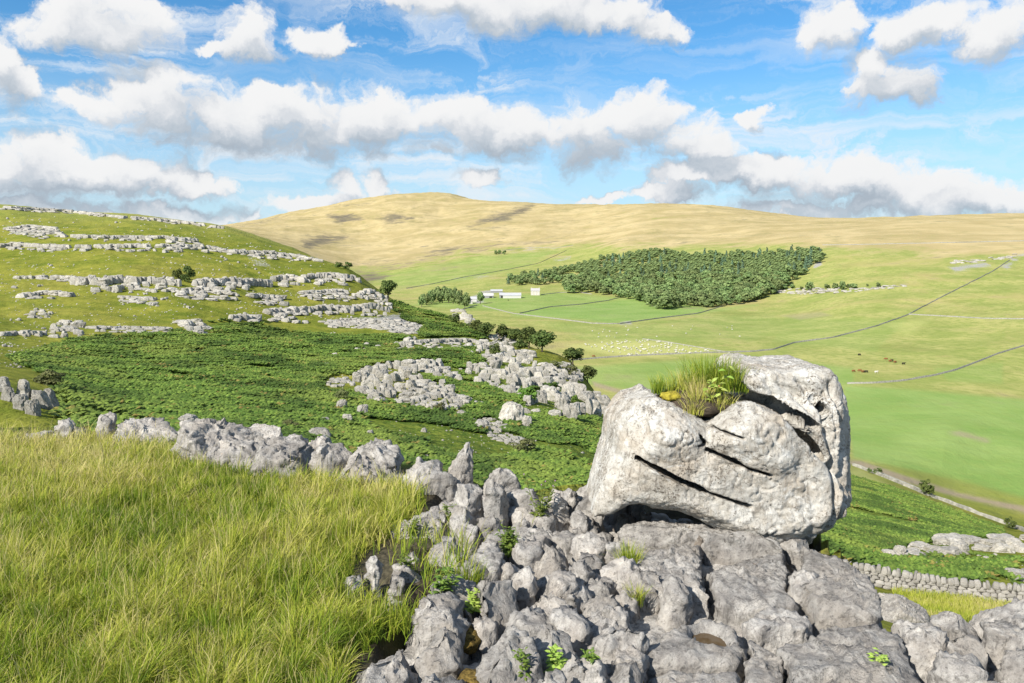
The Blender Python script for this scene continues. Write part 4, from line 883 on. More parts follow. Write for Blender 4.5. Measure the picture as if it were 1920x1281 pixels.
OUT = [  # outline in the picture, block width and height in picture pixels, label
 ([(0,385),(60,388),(120,391),(200,400),(236,404),(236,410),(120,399),(0,394)], 9, 7, 'long low limestone crag on the skyline at the far left, beneath the clouds'),
 ([(250,404),(330,411),(420,424),(418,430),(330,420),(250,412)], 9, 7, 'low broken limestone crag on the hill crest sloping down to the distant fell'),
 ([(8,426),(60,420),(100,424),(122,442),(80,448),(20,438)], 9, 6, 'grey limestone rubble patch just below the crest of the left hill'),
 ([(135,438),(220,440),(300,440),(372,446),(370,456),(250,452),(136,448)], 9, 9, 'thin broken limestone ledge high on the left hill right of the rubble patch'),
 ([(0,456),(30,452),(90,456),(168,457),(172,470),(100,472),(30,468),(0,464)], 10, 11, 'limestone scar with loose debris high on the left edge of the hill'),
 ([(180,456),(260,455),(380,456),(378,468),(290,474),(210,470)], 10, 11, 'pale limestone scar in the middle of the upper hill above the bush'),
 ([(390,458),(440,468),(500,468),(560,476),(600,484),(596,490),(520,486),(440,480),(385,468)], 10, 9, 'ragged rocks along the falling crest beside the distant moor'),
 ([(436,466),(460,466),(464,477),(438,478)], 9, 10, 'small dark block of limestone standing out below the falling crest'),
 ([(30,516),(90,514),(140,516),(180,522),(170,532),(100,526),(34,524)], 10, 9, 'low left end of the long limestone cliff across the hill'),
 ([(140,516),(215,514),(225,544),(180,546),(165,534)], 12, 22, 'tall jointed buttress near the left end of the long cliff'),
 ([(222,514),(300,516),(335,520),(330,544),(270,546),(226,546)], 12, 20, 'jointed limestone cliff left of the dark bush'),
 ([(362,520),(430,516),(505,520),(508,538),(440,546),(360,540)], 12, 20, 'jointed limestone cliff right of the dark bush'),
 ([(512,514),(540,510),(566,516),(562,534),(520,536)], 12, 16, 'bright limestone knoll at the right end of the long cliff'),
 ([(570,512),(620,508),(672,514),(674,530),(640,534),(575,530)], 11, 14, 'pale limestone scar capping the nose of the hill'),
 ([(40,548),(90,542),(136,546),(134,558),(60,560)], 13, 12, 'short row of limestone blocks under the left end of the long cliff'),
 ([(225,552),(290,556),(292,570),(228,566)], 11, 9, 'scatter of pale blocks below the middle of the long cliff'),
 ([(310,542),(390,540),(446,548),(440,562),(350,560)], 13, 10, 'broken pale blocks fallen below the dark bush'),
 ([(468,548),(530,552),(534,572),(480,570)], 12, 11, 'loose heap of pale limestone left of the lower scar'),
 ([(432,586),(488,588),(486,604),(436,602)], 13, 16, 'squat limestone buttress at the top of the bracken'),
 ([(500,576),(575,572),(574,606),(510,600)], 12, 15, 'jumbled pale buttress left of the lower scar on the nose'),
 ([(575,572),(610,568),(650,570),(648,586),(580,588)], 11, 15, 'columned scar in the middle of the lower nose'),
 ([(645,572),(700,566),(733,574),(728,594),(650,592)], 11, 16, 'dark undercut cliff at the tip of the nose beside the round tree'),
 ([(690,538),(720,552),(734,574),(700,566),(670,548)], 10, 10, 'stepped rocks on the crest just left of the round tree'),
 ([(560,544),(640,540),(690,556),(640,566),(570,560)], 11, 8, 'broken ledges between the two scars of the nose'),
 ([(50,584),(98,582),(102,596),(54,596)], 11, 9, 'cluster of small blocks in the grass at the left of the lower hill'),
 ([(0,620),(40,618),(88,618),(86,630),(0,630)], 11, 12, 'low grey blocks at the left end of the lower ledge'),
 ([(90,610),(140,600),(168,622),(150,636),(100,632)], 12, 13, 'mound of pale limestone blocks at the top left of the bracken'),
 ([(172,610),(260,610),(320,612),(318,622),(240,624),(180,620)], 12, 8, 'thin line of stones along the top of the bracken'),
 ([(336,598),(372,598),(394,618),(388,630),(340,622)], 15, 17, 'group of square limestone blocks at the top edge of the bracken'),
 ([(600,602),(660,598),(740,598),(800,612),(770,628),(700,616),(620,614)], 9, 5, 'pale scree fan below the tip of the nose'),
 ([(680,690),(740,680),(790,698),(800,728),(730,734),(660,716)], 14, 26, 'fluted limestone outcrop rising from the bracken left of the middle spur'),
 ([(664,724),(700,716),(740,728),(738,752),(690,752)], 13, 22, 'lower fluted step of the outcrop left of the middle spur'),
 ([(780,714),(830,718),(880,752),(870,776),(810,764),(740,752)], 13, 15, 'sloping tail of fluted rock running down into the bracken'),
 ([(610,712),(650,708),(664,722),(640,728),(615,724)], 10, 7, 'small grey rock patch at the left tip of the fluted outcrop'),
 ([(760,680),(800,674),(840,684),(868,708),(862,718),(800,702),(764,694)], 13, 20, 'middle fluted limestone outcrop on the spur'),
 ([(740,640),(800,634),(880,632),(910,640),(905,652),(820,656),(745,656)], 10, 8, 'thin rocky ledges crossing the top of the spur'),
 ([(898,642),(935,628),(985,648),(1000,680),(930,682),(890,662)], 14, 18, 'rocky knoll behind the round bush on the spur'),
 ([(872,690),(920,676),(985,680),(1030,692),(1030,722),(960,732),(900,720),(868,706)], 14, 24, 'large fluted outcrop in the middle of the spur'),
 ([(920,712),(990,714),(990,740),(950,740)], 13, 26, 'fluted wall of rock below the large outcrop of the spur'),
 ([(1015,682),(1060,680),(1090,704),(1090,716),(1040,706)], 11, 10, 'line of rocks above the last trees of the spur'),
 ([(1008,734),(1060,718),(1112,728),(1132,752),(1126,782),(1070,786),(1016,770)], 20, 44, 'steep grey crag ending the spur above the valley'),
 ([(1106,744),(1140,750),(1160,784),(1154,806),(1116,784)], 17, 30, 'grassy limestone nose at the very end of the spur'),
 ([(975,740),(1010,726),(1020,770),(985,780)], 14, 26, 'grey fluted face under the green rounded bush of the spur'),
     ([(1000,694),(1060,706),(1092,718),(1060,724),(1010,716)], 12, 14, 'stony shoulder of the spur above the steep grey crag'),
 ([(846,582),(872,582),(888,604),(880,612),(850,604)], 12, 14, 'pale rock rib above the trees on the far side of the spur'),
 ([(885,788),(925,784),(950,800),(940,812),(890,800)], 11, 9, 'small stones strung along the bracken left of the square block'),
 ([(905,806),(960,815),(1010,835),(990,845),(920,822)], 10, 6, 'thin trail of pale stones in the bracken behind the pinnacles'),
 ([(1780,488),(1850,484),(1905,476),(1900,484),(1830,492),(1785,494)], 7, 4, 'thin limestone scar high on the right valley side'),
 ([(1440,544),(1520,540),(1600,540),(1700,534),(1705,538),(1600,548),(1500,552),(1440,550)], 7, 4, 'broken pale scar below the wood on the right valley side'),
 ([(0,722),(30,722),(60,726),(104,730),(104,772),(60,772),(0,766)], 19, 46, 'jointed grey limestone face of upright columns at the left edge'),
 ([(1645,1040),(1700,1026),(1740,1018),(1790,1012),(1800,1034),(1740,1042),(1690,1046)], 26, 24, 'left half of the pale rock band beyond the drystone wall'),
 ([(1790,1010),(1850,1008),(1890,1006),(1935,1000),(1935,1028),(1860,1034),(1800,1034)], 30, 30, 'right half of the pale rock band beyond the drystone wall'),
 ([(1885,1068),(1925,1064),(1925,1086),(1895,1084)], 18, 16, 'small heap of pale rocks beyond the wall at the right edge'),
]
OUT_PTS = []
def build_outcrops():
    r_ = np.random.RandomState(5)
    for poly, w, h, lab in OUT:
        if w < 15: w *= .88
        if max(q_[1] for q_ in poly) < 636: h *= .78
        p = np.array(poly, float); x0, y0 = p.min(0); x1, y1 = p.max(0)
        cliff = y1 < 800 and x0 < 1000 and any(k_ in lab for k_ in ('cliff', 'scar', 'ledge', 'buttress', 'crest', 'skyline', 'line of'))
        ny = max(1, int(round((y1 - y0) / (h * 0.62)))); pts = []; hs_ = []
        def yedge(x, f):
            e = [pa[1] + (pb[1] - pa[1]) * (x - pa[0]) / (pb[0] - pa[0]) for pa, pb in zip(p, np.roll(p, -1, 0)) if (pa[0] - x) * (pb[0] - x) < 0]
            return f(e) if e else None
        if cliff:       # an unbroken upper ledge, then fallen blocks below it
            for xx in np.arange(x0 + 1, x1, w * .5):
                yy = yedge(xx, min)
                if yy is not None and fbm(np.array([[xx, yy, 0.]]), 1 / 30., 2, seed=60)[0] > -.38: pts.append((xx, yy + h * .8 + r_.uniform(-.08, .08) * h)); hs_.append(h * r_.uniform(.8, 1.0))
        for j in range(ny):
            yy = y0 + (j + .5) * (y1 - y0) / ny
            for xx in np.arange(x0 + r_.uniform(0, w * .6), x1, w * 0.66):
                q = (xx + r_.uniform(-.25, .25) * w, yy + r_.uniform(-.3, .3) * h)
                if cliff and (yedge(q[0], min) or 1e9) + h * 1.0 > q[1]: continue
                if inpoly(np.array([q[0]]), np.array([q[1]]), p)[0] and r_.rand() > (.55 if x0 > 1400 and y1 < 600 else .4 if cliff else .08 if any(k_ in lab for k_ in ('fluted', 'spur', 'columns')) else .2): pts.append(q); hs_.append(h * r_.uniform(.4, .9) * (.75 if cliff else 1))
        if not pts: pts = [tuple(p.mean(0))]; hs_ = [h]
        hs_ = np.array(hs_)
        pts = np.array(pts); H = hit(pts[:, 0], pts[:, 1] + h * .22); ok = np.isfinite(H[:, 2])
        if lab.startswith('jointed grey limestone face'): H[:, 1] = np.clip(H[:, 1], 18, 26); H[:, 0] = ray(pts[:, 0], pts[:, 1])[0] * H[:, 1]; H[:, 2] = ztab(H[:, 0], H[:, 1]); ok[:] = True
        med = np.median(H[ok, 1]); ok &= (H[:, 1] < med * 1.45) & (H[:, 1] > med * .6)
        H = H[ok]; hs_ = hs_[ok]; c = H.mean(0)
        root = empty('limestone_outcrop', (c[0], c[1], ztab(c[0], c[1]))); tag(root, lab, 'rock outcrop', 'limestone outcrops on the hillside')
        rl = np.array(root.location)
        for q, hq in zip(H, hs_):
            k = q[1] / FPX; s = r_.uniform(.55, 1.3)
            big = w * s >= 12; me = (BLOCKS2 if big else BLOCKS)[r_.randint(10 if big else 16)]
            ww = w * k * s; hh = hq * k
            o = put('block', me, root, q - rl - (0, 0, hh * .12), (ww * r_.uniform(1.25, 2.0), ww * r_.uniform(1.0, 1.5), hh * 1.15), r_.uniform(-.3, .3) + (math.pi if r_.rand() < .5 else 0), (r_.uniform(-.12, .12), r_.uniform(-.12, .12)))
        OUT_PTS.append(pts)
build_outcrops()
def build_loose_stones():
    r_ = np.random.RandomState(9)
    zones = [  # polygon, count, size range in picture pixels, label
     ([(0,400),(240,415),(420,432),(600,490),(690,545),(560,560),(300,500),(0,500)], 60, 2.5, 6, 'small pale limestone stone in the short grass of the upper hill'),
     ([(0,500),(300,500),(560,550),(730,580),(720,612),(420,600),(60,640),(0,640)], 95, 3, 9, 'pale limestone stone in the grass between the scars of the hill'),
     ([(560,618),(780,632),(900,640),(1000,690),(1130,780),(1100,830),(900,790),(640,735),(600,700)], 110, 5, 15, 'pale limestone stone among the bracken and rocks of the spur'),
     ([(0,640),(80,640),(110,660),(60,690),(0,690)], 20, 4, 9, 'pale stone at the left edge of the bracken'),
     ([(640,740),(900,780),(1000,800),(1110,850),(960,880),(740,850)], 30, 4, 10, 'small pale stone half hidden in the bracken of the hollow'),
     ([(1545,1040),(1920,1040),(1920,1090),(1560,1056)], 16, 5, 12, 'pale stone in the rough grass beyond the wall'),
     ([(1060,600),(1400,615),(1500,650),(1250,630),(1100,630)], 10, 2, 3.5, 'tiny pale stone in the valley pasture'),
    ]
    extra = []
    for poly, n, a, b, lab in zones:
        p = np.array(poly, float)
        q = np.stack([r_.uniform(p[:, 0].min(), p[:, 0].max(), n * 14), r_.uniform(p[:, 1].min(), p[:, 1].max(), n * 14)], -1)
        q = q[inpoly(q[:, 0], q[:, 1], p)]
        dens = fbm(np.stack([q[:, 0], q[:, 1] * 1.8, 0 * q[:, 0]], -1), 1 / 45., 3, seed=12); q = q[np.argsort(-dens - r_.uniform(0, .45, len(q)))]
        H = hit(q[:, 0], q[:, 1]); ok = np.isfinite(H[:, 2]) & (H[:, 1] < 265 if max(p[:, 1]) > 640 or min(p[:, 0]) < 600 else True); q, H = q[ok], H[ok]
        for i, (pt, w) in enumerate(zip(q, H)):
            k = w[1] / FPX
            if i < n:
                s = (a + (b - a) * r_.rand() ** 2.0) * k
                o = put('loose_stone', STONES[r_.randint(10)], None, w - (0, 0, s * .15), (s * r_.uniform(.9, 1.5), s, s * r_.uniform(.6, 1.0)), r_.uniform(0, 6.28), (r_.uniform(-.3, .3), r_.uniform(-.3, .3)))
                tag(o, lab, 'stone', lab.replace(' stone', ' stones', 1))
            elif i < n * 7: extra.append((*w, r_.uniform(1.3, 3.4) * k))
    # the named stones
    for px, py, w, h, lab in ((678,777,24,24,'rounded grey boulder in the bracken below the fluted outcrop'),(650,795,22,24,'leaning grey stone left of the rounded boulder in the bracken'),(640,768,24,24,'dark sided grey stone under a small yellowish shrub'),(600,824,44,26,'squat grey block in the bracken just behind the rock edge'),(957,792,54,46,'large square limestone block with a shadowed right side in the bracken'),(986,799,20,24,'pointed grey stone right of the large square block'),(903,806,30,22,'flat topped grey stone left of the large square block'),(694,818,16,14,'small pale stone alone in the bracken'),(608,792,18,12,'low pale stone above the squat block'),
                             (350,806,50,34,'broken pale stone poking out of the bracken behind the plateau edge'),(795,810,12,10,'pale stone alone in the dark bracken hollow'),(1888,1112,1,1,None),(1760,1062,16,10,'flat pale stone lying beyond the wall'),(362,662,14,7,'bright white stone in the middle of the bracken'),(415,690,12,7,'second bright stone right of the middle of the bracken')):
        if not lab: continue
        w_ = hit(px, py)[0]; k = w_[1] / FPX
        o = put('limestone_boulder', lump('limestone_boulder', int(px), 9, 4.0, 7, .14, None, False, .04), None, w_ - (0, 0, h * k * .2), (w * k, w * k * .9, h * k * 1.15), .3, (.05, .08)); tag(o, lab, 'stone', 'boulders lying in the bracken')
    # everything smaller
    V0, F0 = _ICO[1]; Vs, Fs = [], []
    for i, (x, y, z, s) in enumerate(extra):
        v = V0 * np.array([s * r_.uniform(.5, .8), s * .55, s * r_.uniform(.3, .5)]) * (1 + .35 * r_.uniform(-1, 1, (len(V0), 1))); Vs.append(v + (x, y, z)); Fs.append(F0 + i * len(V0))
    o = obj('scattered_rubble', mesh_np('scattered_rubble', np.concatenate(Vs), np.concatenate(Fs), M_CRAG, False)); tag(o, kind='stuff')
build_loose_stones()

# ---------------------------------------------------------------- drystone walls
M_WALLFAR = simple_mat('distant_wall_stone', (.245, .235, .20), .95, .3, .8)
def wall_mesh(pts, hgt, thick, name='dry_stone_wall', step=3.0, seed=0):
    P = np.array(pts); seg = np.hypot(*np.diff(P[:, :2], axis=0).T); cum = np.concatenate([[0], np.cumsum(seg)])
    n = int(np.clip(cum[-1] / step, 8, 260)); s = np.linspace(0, cum[-1], n)
    x = np.interp(s, cum, P[:, 0]); y = np.interp(s, cum, P[:, 1]); z = ztab(x, y)
    tx, ty = np.gradient(x), np.gradient(y); l = np.hypot(tx, ty); nx, ny = -ty / l, tx / l
    r_ = np.random.RandomState(seed); h = hgt * (1 + r_.uniform(-.14, .14, n)); prof = [(-.95, -.4), (-.62, .35), (-.40, .85), (-.15, 1.0), (.15, .98), (.40, .85), (.62, .35), (.95, -.4)]
    V = np.stack([np.stack([x + nx * thick * a * (1 + r_.uniform(-.15, .15, n)), y + ny * thick * a, z + h * b], -1) for a, b in prof], 1).reshape(-1, 3)
    return mesh_np(name, V - [x[0], y[0], z[0]], grid_faces(n, len(prof))[:, ::-1], M_WALLFAR, False), (x[0], y[0], z[0])
WALLS = [
 ([(1588,720),(1640,719),(1690,715),(1750,705),(1790,695),(1830,680),(1870,664),(1935,644)], 1.5, 'drystone wall curving up from behind the boulder along the top of the bright meadow'),
 ([(1062,677),(1110,673),(1180,668),(1300,663),(1410,660),(1450,656),(1490,643),(1560,634),(1640,613),(1700,592),(1745,568),(1800,540),(1860,510),(1893,488)], 1.7, 'long drystone wall crossing the valley and climbing diagonally up the right hillside'),
 ([(1703,590),(1780,594),(1850,598),(1935,599)], 1.6, 'short drystone wall branching level to the right from the diagonal one'),
 ([(905,574),(960,588),(1040,598),(1110,607),(1160,608),(1230,598),(1310,588),(1356,574)], 1.7, 'curved drystone wall below the bright meadow in front of the wood'),
 ([(975,588),(1030,576),(1090,571),(1140,564),(1168,557)], 1.7, 'drystone wall dividing the meadows between farm and wood'),
 ([(1542,460),(1620,459),(1760,456),(1850,454),(1935,452)], 2.2, 'high intake wall running level below the moor'),
 ([(762,541),(810,533),(870,520),(950,506),(1010,494),(1045,478),(1062,470)], 2.0, 'old wall climbing the pasture from the spur towards the moor'),
 ([(1599,873),(1660,896),(1730,926),(1790,948),(1850,971),(1930,1000)], 1.6, 'drystone wall along the foot of the bracken slope beside the stream'),
 ([(1650,888),(1720,916),(1770,940),(1830,962)], .8, 'low ruined wall line beside the track at the valley foot'),
 ([(1205,636),(1240,640),(1300,650),(1370,662)], 1.0, 'thin wall edging the sheep field'),
 ([(1015,553),(1050,549),(1080,548),(1110,552)], 1.6, 'short wall between the farmhouse and the wood'),
 ([(860,583),(880,577),(894,573)], 1.6, 'short wall left of the farm track'),
 ([(940,470),(1000,464),(1040,466),(1075,460)], 2.2, 'faint wall between pasture and moor under the summit'),
]
def build_walls():
    for i, (pts, h, lab) in enumerate(WALLS):
        p = np.array(pts, float); t = np.linspace(0, len(p) - 1, len(p) * 6); q = np.stack([np.interp(t, np.arange(len(p)), p[:, k]) for k in (0, 1)], -1)
        H = hit(q[:, 0], q[:, 1], 200); ok = np.isfinite(H[:, 2]); H = H[ok]
        med = np.median(np.log(H[:, 1])); ok = np.ones(len(H), bool)
        for k in range(1, len(H)):
            if abs(math.log(H[k, 1] / H[k - 1, 1])) > .25: ok[k:] = False; break
        me, org = wall_mesh(H[ok], h * .72, .7, seed=i); o = obj('dry_stone_wall', me, None, org); tag(o, lab, 'wall', 'distant drystone walls')
    # the near wall, stone by stone
    r_ = np.random.RandomState(21)
    top = np.array([(1560,1052),(1620,1062),(1690,1076),(1760,1086),(1830,1092),(1960,1094)], float); foot = np.array([(1560,1082),(1620,1093),(1690,1106),(1760,1117),(1830,1128),(1960,1140)], float)
    H = hit(foot[:, 0], foot[:, 1], 20); H[:, 1] = np.interp(foot[:, 0], [1560, 1960], [39.5, 35.5]); H[:, 0] = ray(foot[:, 0], foot[:, 1])[0] * H[:, 1]; zf = CZ + ray(foot[:, 0], foot[:, 1])[1] * H[:, 1]
    zg = ztab(H[:, 0], H[:, 1]); Z0 = zf
    cum = np.concatenate([[0], np.cumsum(np.hypot(*np.diff(H[:, :2], axis=0).T))]); Lw = cum[-1]
    root = empty('dry_stone_wall', (H[0, 0], H[0, 1], Z0[0])); tag(root, 'near drystone wall of rough grey stones with upright coping below the pavement', 'wall')
    rl = np.array(root.location); SM = [lump('stone', 300 + k, 3, 4.5, 6, .12, M_WALLSTONE) for k in range(10)]
    def P(s): return np.array([np.interp(s, cum, H[:, 0]), np.interp(s, cum, H[:, 1]), np.interp(s, cum, Z0)])
    def hgt(s): return np.interp(s, cum, [1.05, 1.0, .95, .95, 1.0, 1.1])
    ang = math.atan2(H[-1, 1] - H[0, 1], H[-1, 0] - H[0, 0]); n = 0
    for c in range(4):
        s = r_.uniform(0, .2)
        while s < Lw:
            w = r_.uniform(.20, .46); p = P(s + w / 2); hh = hgt(s) * .76 / 4
            put('stone', SM[r_.randint(10)], root, p - rl + (0, 0, c * hh - .03), (w * 1.05, .45 - .04 * c, hh * 1.3), ang + r_.uniform(-.1, .1), (r_.uniform(-.1, .1), r_.uniform(-.1, .1))); s += w * .97; n += 1
    s = 0
    while s < Lw:
        w = r_.uniform(.17, .36); p = P(s + w / 2); g = r_.uniform(.26, .42)
        put('coping_stone', SM[r_.randint(10)], root, p - rl + (0, 0, hgt(s) * .74 - .03), (w * 1.05, .40, g * 1.15), ang + r_.uniform(-.15, .15), (r_.uniform(-.1, .1), r_.uniform(-.35, .25))); s += w * .93; n += 1
    # core that closes the joints
    V = []
    for s in np.linspace(0, Lw, 30):
        p = P(s) - rl
        for a, b in ((-.12, -.5), (-.10, hgt(s) * .72), (.10, hgt(s) * .72), (.12, -.5)): V.append((p[0], p[1] + a, p[2] + b))
    o = obj('wall_core', mesh_np('wall_core', V, grid_faces(30, 4)[:, ::-1], simple_mat('dark_hearting', (.07, .065, .06)), False), root)
build_walls()

# ---------------------------------------------------------------- farm
M_RENDER = simple_mat('white_render', (.52, .505, .475), .9, .08, .6); M_ROOFW = simple_mat('pale_roof_sheet', (.40, .40, .41), .6, .10, .5); M_SLATE = simple_mat('stone_slate_roof', (.40, .38, .37), .9, .2, 1.2)
M_STONEWALL = simple_mat('farm_stone', (.52, .47, .42), .95, .25, 1.0); M_GREYW = simple_mat('grey_boarding', (.25, .25, .26), .9, .2, .8); M_PANE = simple_mat('window_pane', (.62, .62, .60), .3, .1, 1.0); M_RED = simple_mat('red_paint', (.50, .10, .05), .6, .2, 1.0); M_DARKIN = simple_mat('dark_opening', (.03, .03, .035), .9, .1, 1.0)
def box_np(x0, x1, y0, y1, z0, z1):
    V = [(x, y, z) for z in (z0, z1) for x, y in ((x0, y0), (x1, y0), (x1, y1), (x0, y1))]
    return V, [(3, 2, 1, 0), (4, 5, 6, 7), (0, 1, 5, 4), (1, 2, 6, 5), (2, 3, 7, 6), (3, 0, 4, 7)]
def part_box(name, par, mat, *b):
    V, Fq = box_np(*b); return obj(name, mesh_np(name, V, np.array(Fq), mat, False), par)
def building(name, lab, cat, px0, px1, pyb, hw, hr, depth, wallm, roofm, wins=(), rz=0.0, door=None, chim=False, dmin=900):
    p = hit((px0 + px1) / 2, pyb, dmin)[0]; k = p[1] / FPX; W = (px1 - px0) * k
    root = empty(name, tuple(p - (0, 0, .3)), rz); tag(root, lab, cat, 'farm buildings')
    part_box('wall', root, wallm, -W / 2, W / 2, 0, depth, -2, hw)
    V = [(-W / 2 - .4, -.5, hw - .2), (W / 2 + .4, -.5, hw - .2), (W / 2 + .4, depth / 2, hw + hr), (-W / 2 - .4, depth / 2, hw + hr), (-W / 2 - .4, depth + .5, hw - .2), (W / 2 + .4, depth + .5, hw - .2)]
    V2 = [(a, b, c + .35) for a, b, c in V]; n = 6
    Fq = [(n + 0, n + 1, n + 2, n + 3), (n + 3, n + 2, n + 5, n + 4), (1, 0, 3, 2), (2, 3, 4, 5), (0, 1, n + 1, n), (5, 4, n + 4, n + 5), (0, n, n + 3, 3), (3, n + 3, n + 4, 4), (1, 2, n + 2, n + 1), (2, 5, n + 5, n + 2)]
    rf = obj('roof', mesh_np('roof', V + V2, np.array(Fq), roofm, False), root)
    ga = obj('gable', mesh_np('gable', [(-W / 2, 0, hw), (-W / 2, depth, hw), (-W / 2, depth / 2, hw + hr), (-W / 2 + .3, 0, hw), (-W / 2 + .3, depth, hw), (-W / 2 + .3, depth / 2, hw + hr)], np.array([(0, 2, 1), (3, 4, 5)]), wallm, False), root)
    if chim:
        for cx in (-W / 2 + 1.0, W / 2 - 1.0): part_box('chimney', rf, wallm, cx - .6, cx + .6, depth / 2 - .5, depth / 2 + .5, hw + hr - .6, hw + hr + 1.6)
    for wx, wz, ww, wh in wins:
        f = part_box('window', root, M_RENDER, wx * W - ww / 2 - .2, wx * W + ww / 2 + .2, -.12, -.004, wz - .2, wz + wh + .2)
        part_box('pane', f, M_PANE, wx * W - ww / 2, wx * W + ww / 2, -.16, -.125, wz, wz + wh)
    if door:
        part_box('door', root, M_DARKIN, door[0] * W - door[1] / 2, door[0] * W + door[1] / 2, -.15, -.004, -.2, door[2])
    return root
building('barn', 'long white barn with a shallow pale roof in the middle of the farm', 'barn', 943, 977, 559.5, 5.0, 4.2, 16, M_RENDER, M_ROOFW)
building('barn', 'grey open fronted shed joined to the left end of the long white barn', 'barn', 936.5, 945, 559, 5.5, 3.5, 15, M_GREYW, M_ROOFW, door=(.1, 4.5, 4.2))
building('barn', 'low grey shed with a bright white roof left of the long barn', 'barn', 906, 925, 559, 4.5, 3.2, 16, M_GREYW, M_RENDER, door=(.25, 5, 3.2))
building('farmhouse', 'square stone farmhouse with rows of pale windows standing alone between farm and wood', 'house', 995.5, 1012, 554, 8.5, 4.0, 11, M_STONEWALL, M_SLATE, wins=[(x, z, 1.5, 2.0) for x in (-.33, 0, .33) for z in (1.6, 5.3)], chim=True)
building('farmhouse', 'white farmhouse cluster beside the dark tree at the left of the farm', 'house', 881, 894, 566, 4.8, 3.4, 9, M_RENDER, M_ROOFW, wins=[(x, 1.6, 1.3, 1.5) for x in (-.3, .0, .3)])
building('farmhouse', 'smaller white cottage with a reddish front below the farm cluster', 'house', 875, 886, 570, 4.0, 3.0, 8, M_RENDER, M_SLATE, wins=[(.2, 1.4, 1.2, 1.4)], door=(-.2, 2.5, 2.6))
building('barn', 'thin pale roofed shed at the back of the farm', 'barn', 920, 942, 549, 3.5, 2.5, 9, M_GREYW, M_ROOFW)

# ---------------------------------------------------------------- animals
def caps_field(G, A, B, ra, rb):
    A, B = np.array(A), np.array(B); AB = B - A; t = np.clip(((G - A) @ AB) / (AB @ AB), 0, 1)
    return np.linalg.norm(G - A - t[..., None] * AB, axis=-1) - (ra + (rb - ra) * t)
def beast_mesh(name, caps, h, mat, k=.06):
    A = np.array([c[0] for c in caps] + [c[1] for c in caps]); lo = A.min(0) - .5; hi = A.max(0) + .5
    G = np.stack(np.meshgrid(*[np.arange(lo[i], hi[i], h) for i in range(3)], indexing='ij'), -1); F = None
    for a, b, ra, rb in caps:
        d = caps_field(G, a, b, ra, rb); F = d if F is None else smin(F, d, k)
    V, Q = surface_nets(F.astype(np.float32), lo, h); return mesh_np(name, V, Q, mat)
COWC = [((-.75,0,1.05),(.7,0,1.1),.38,.36),((-.3,0,.95),(.3,0,.95),.42,.42),((.7,0,1.15),(1.15,0,1.3),.26,.19),((1.15,0,1.32),(1.5,0,1.12),.17,.11),((1.12,-.16,1.42),(1.12,.16,1.42),.06,.06),
        ((-.75,.2,.9),(-.8,.2,.5),.16,.09),((-.8,.2,.5),(-.75,.2,.04),.085,.08),((-.75,-.2,.9),(-.8,-.2,.5),.16,.09),((-.8,-.2,.5),(-.75,-.2,.04),.085,.08),
        ((.6,.2,.9),(.6,.2,.45),.13,.085),((.6,.2,.45),(.6,.2,.04),.08,.08),((.6,-.2,.9),(.6,-.2,.45),.13,.085),((.6,-.2,.45),(.6,-.2,.04),.08,.08),((-1.1,0,1.25),(-1.18,0,.6),.05,.05)]
GRAZ = COWC[:2] + [((.7,0,1.1),(1.15,0,.75),.26,.18),((1.15,0,.75),(1.4,0,.3),.17,.10),((1.1,-.16,.85),(1.1,.16,.85),.06,.06)] + COWC[5:]
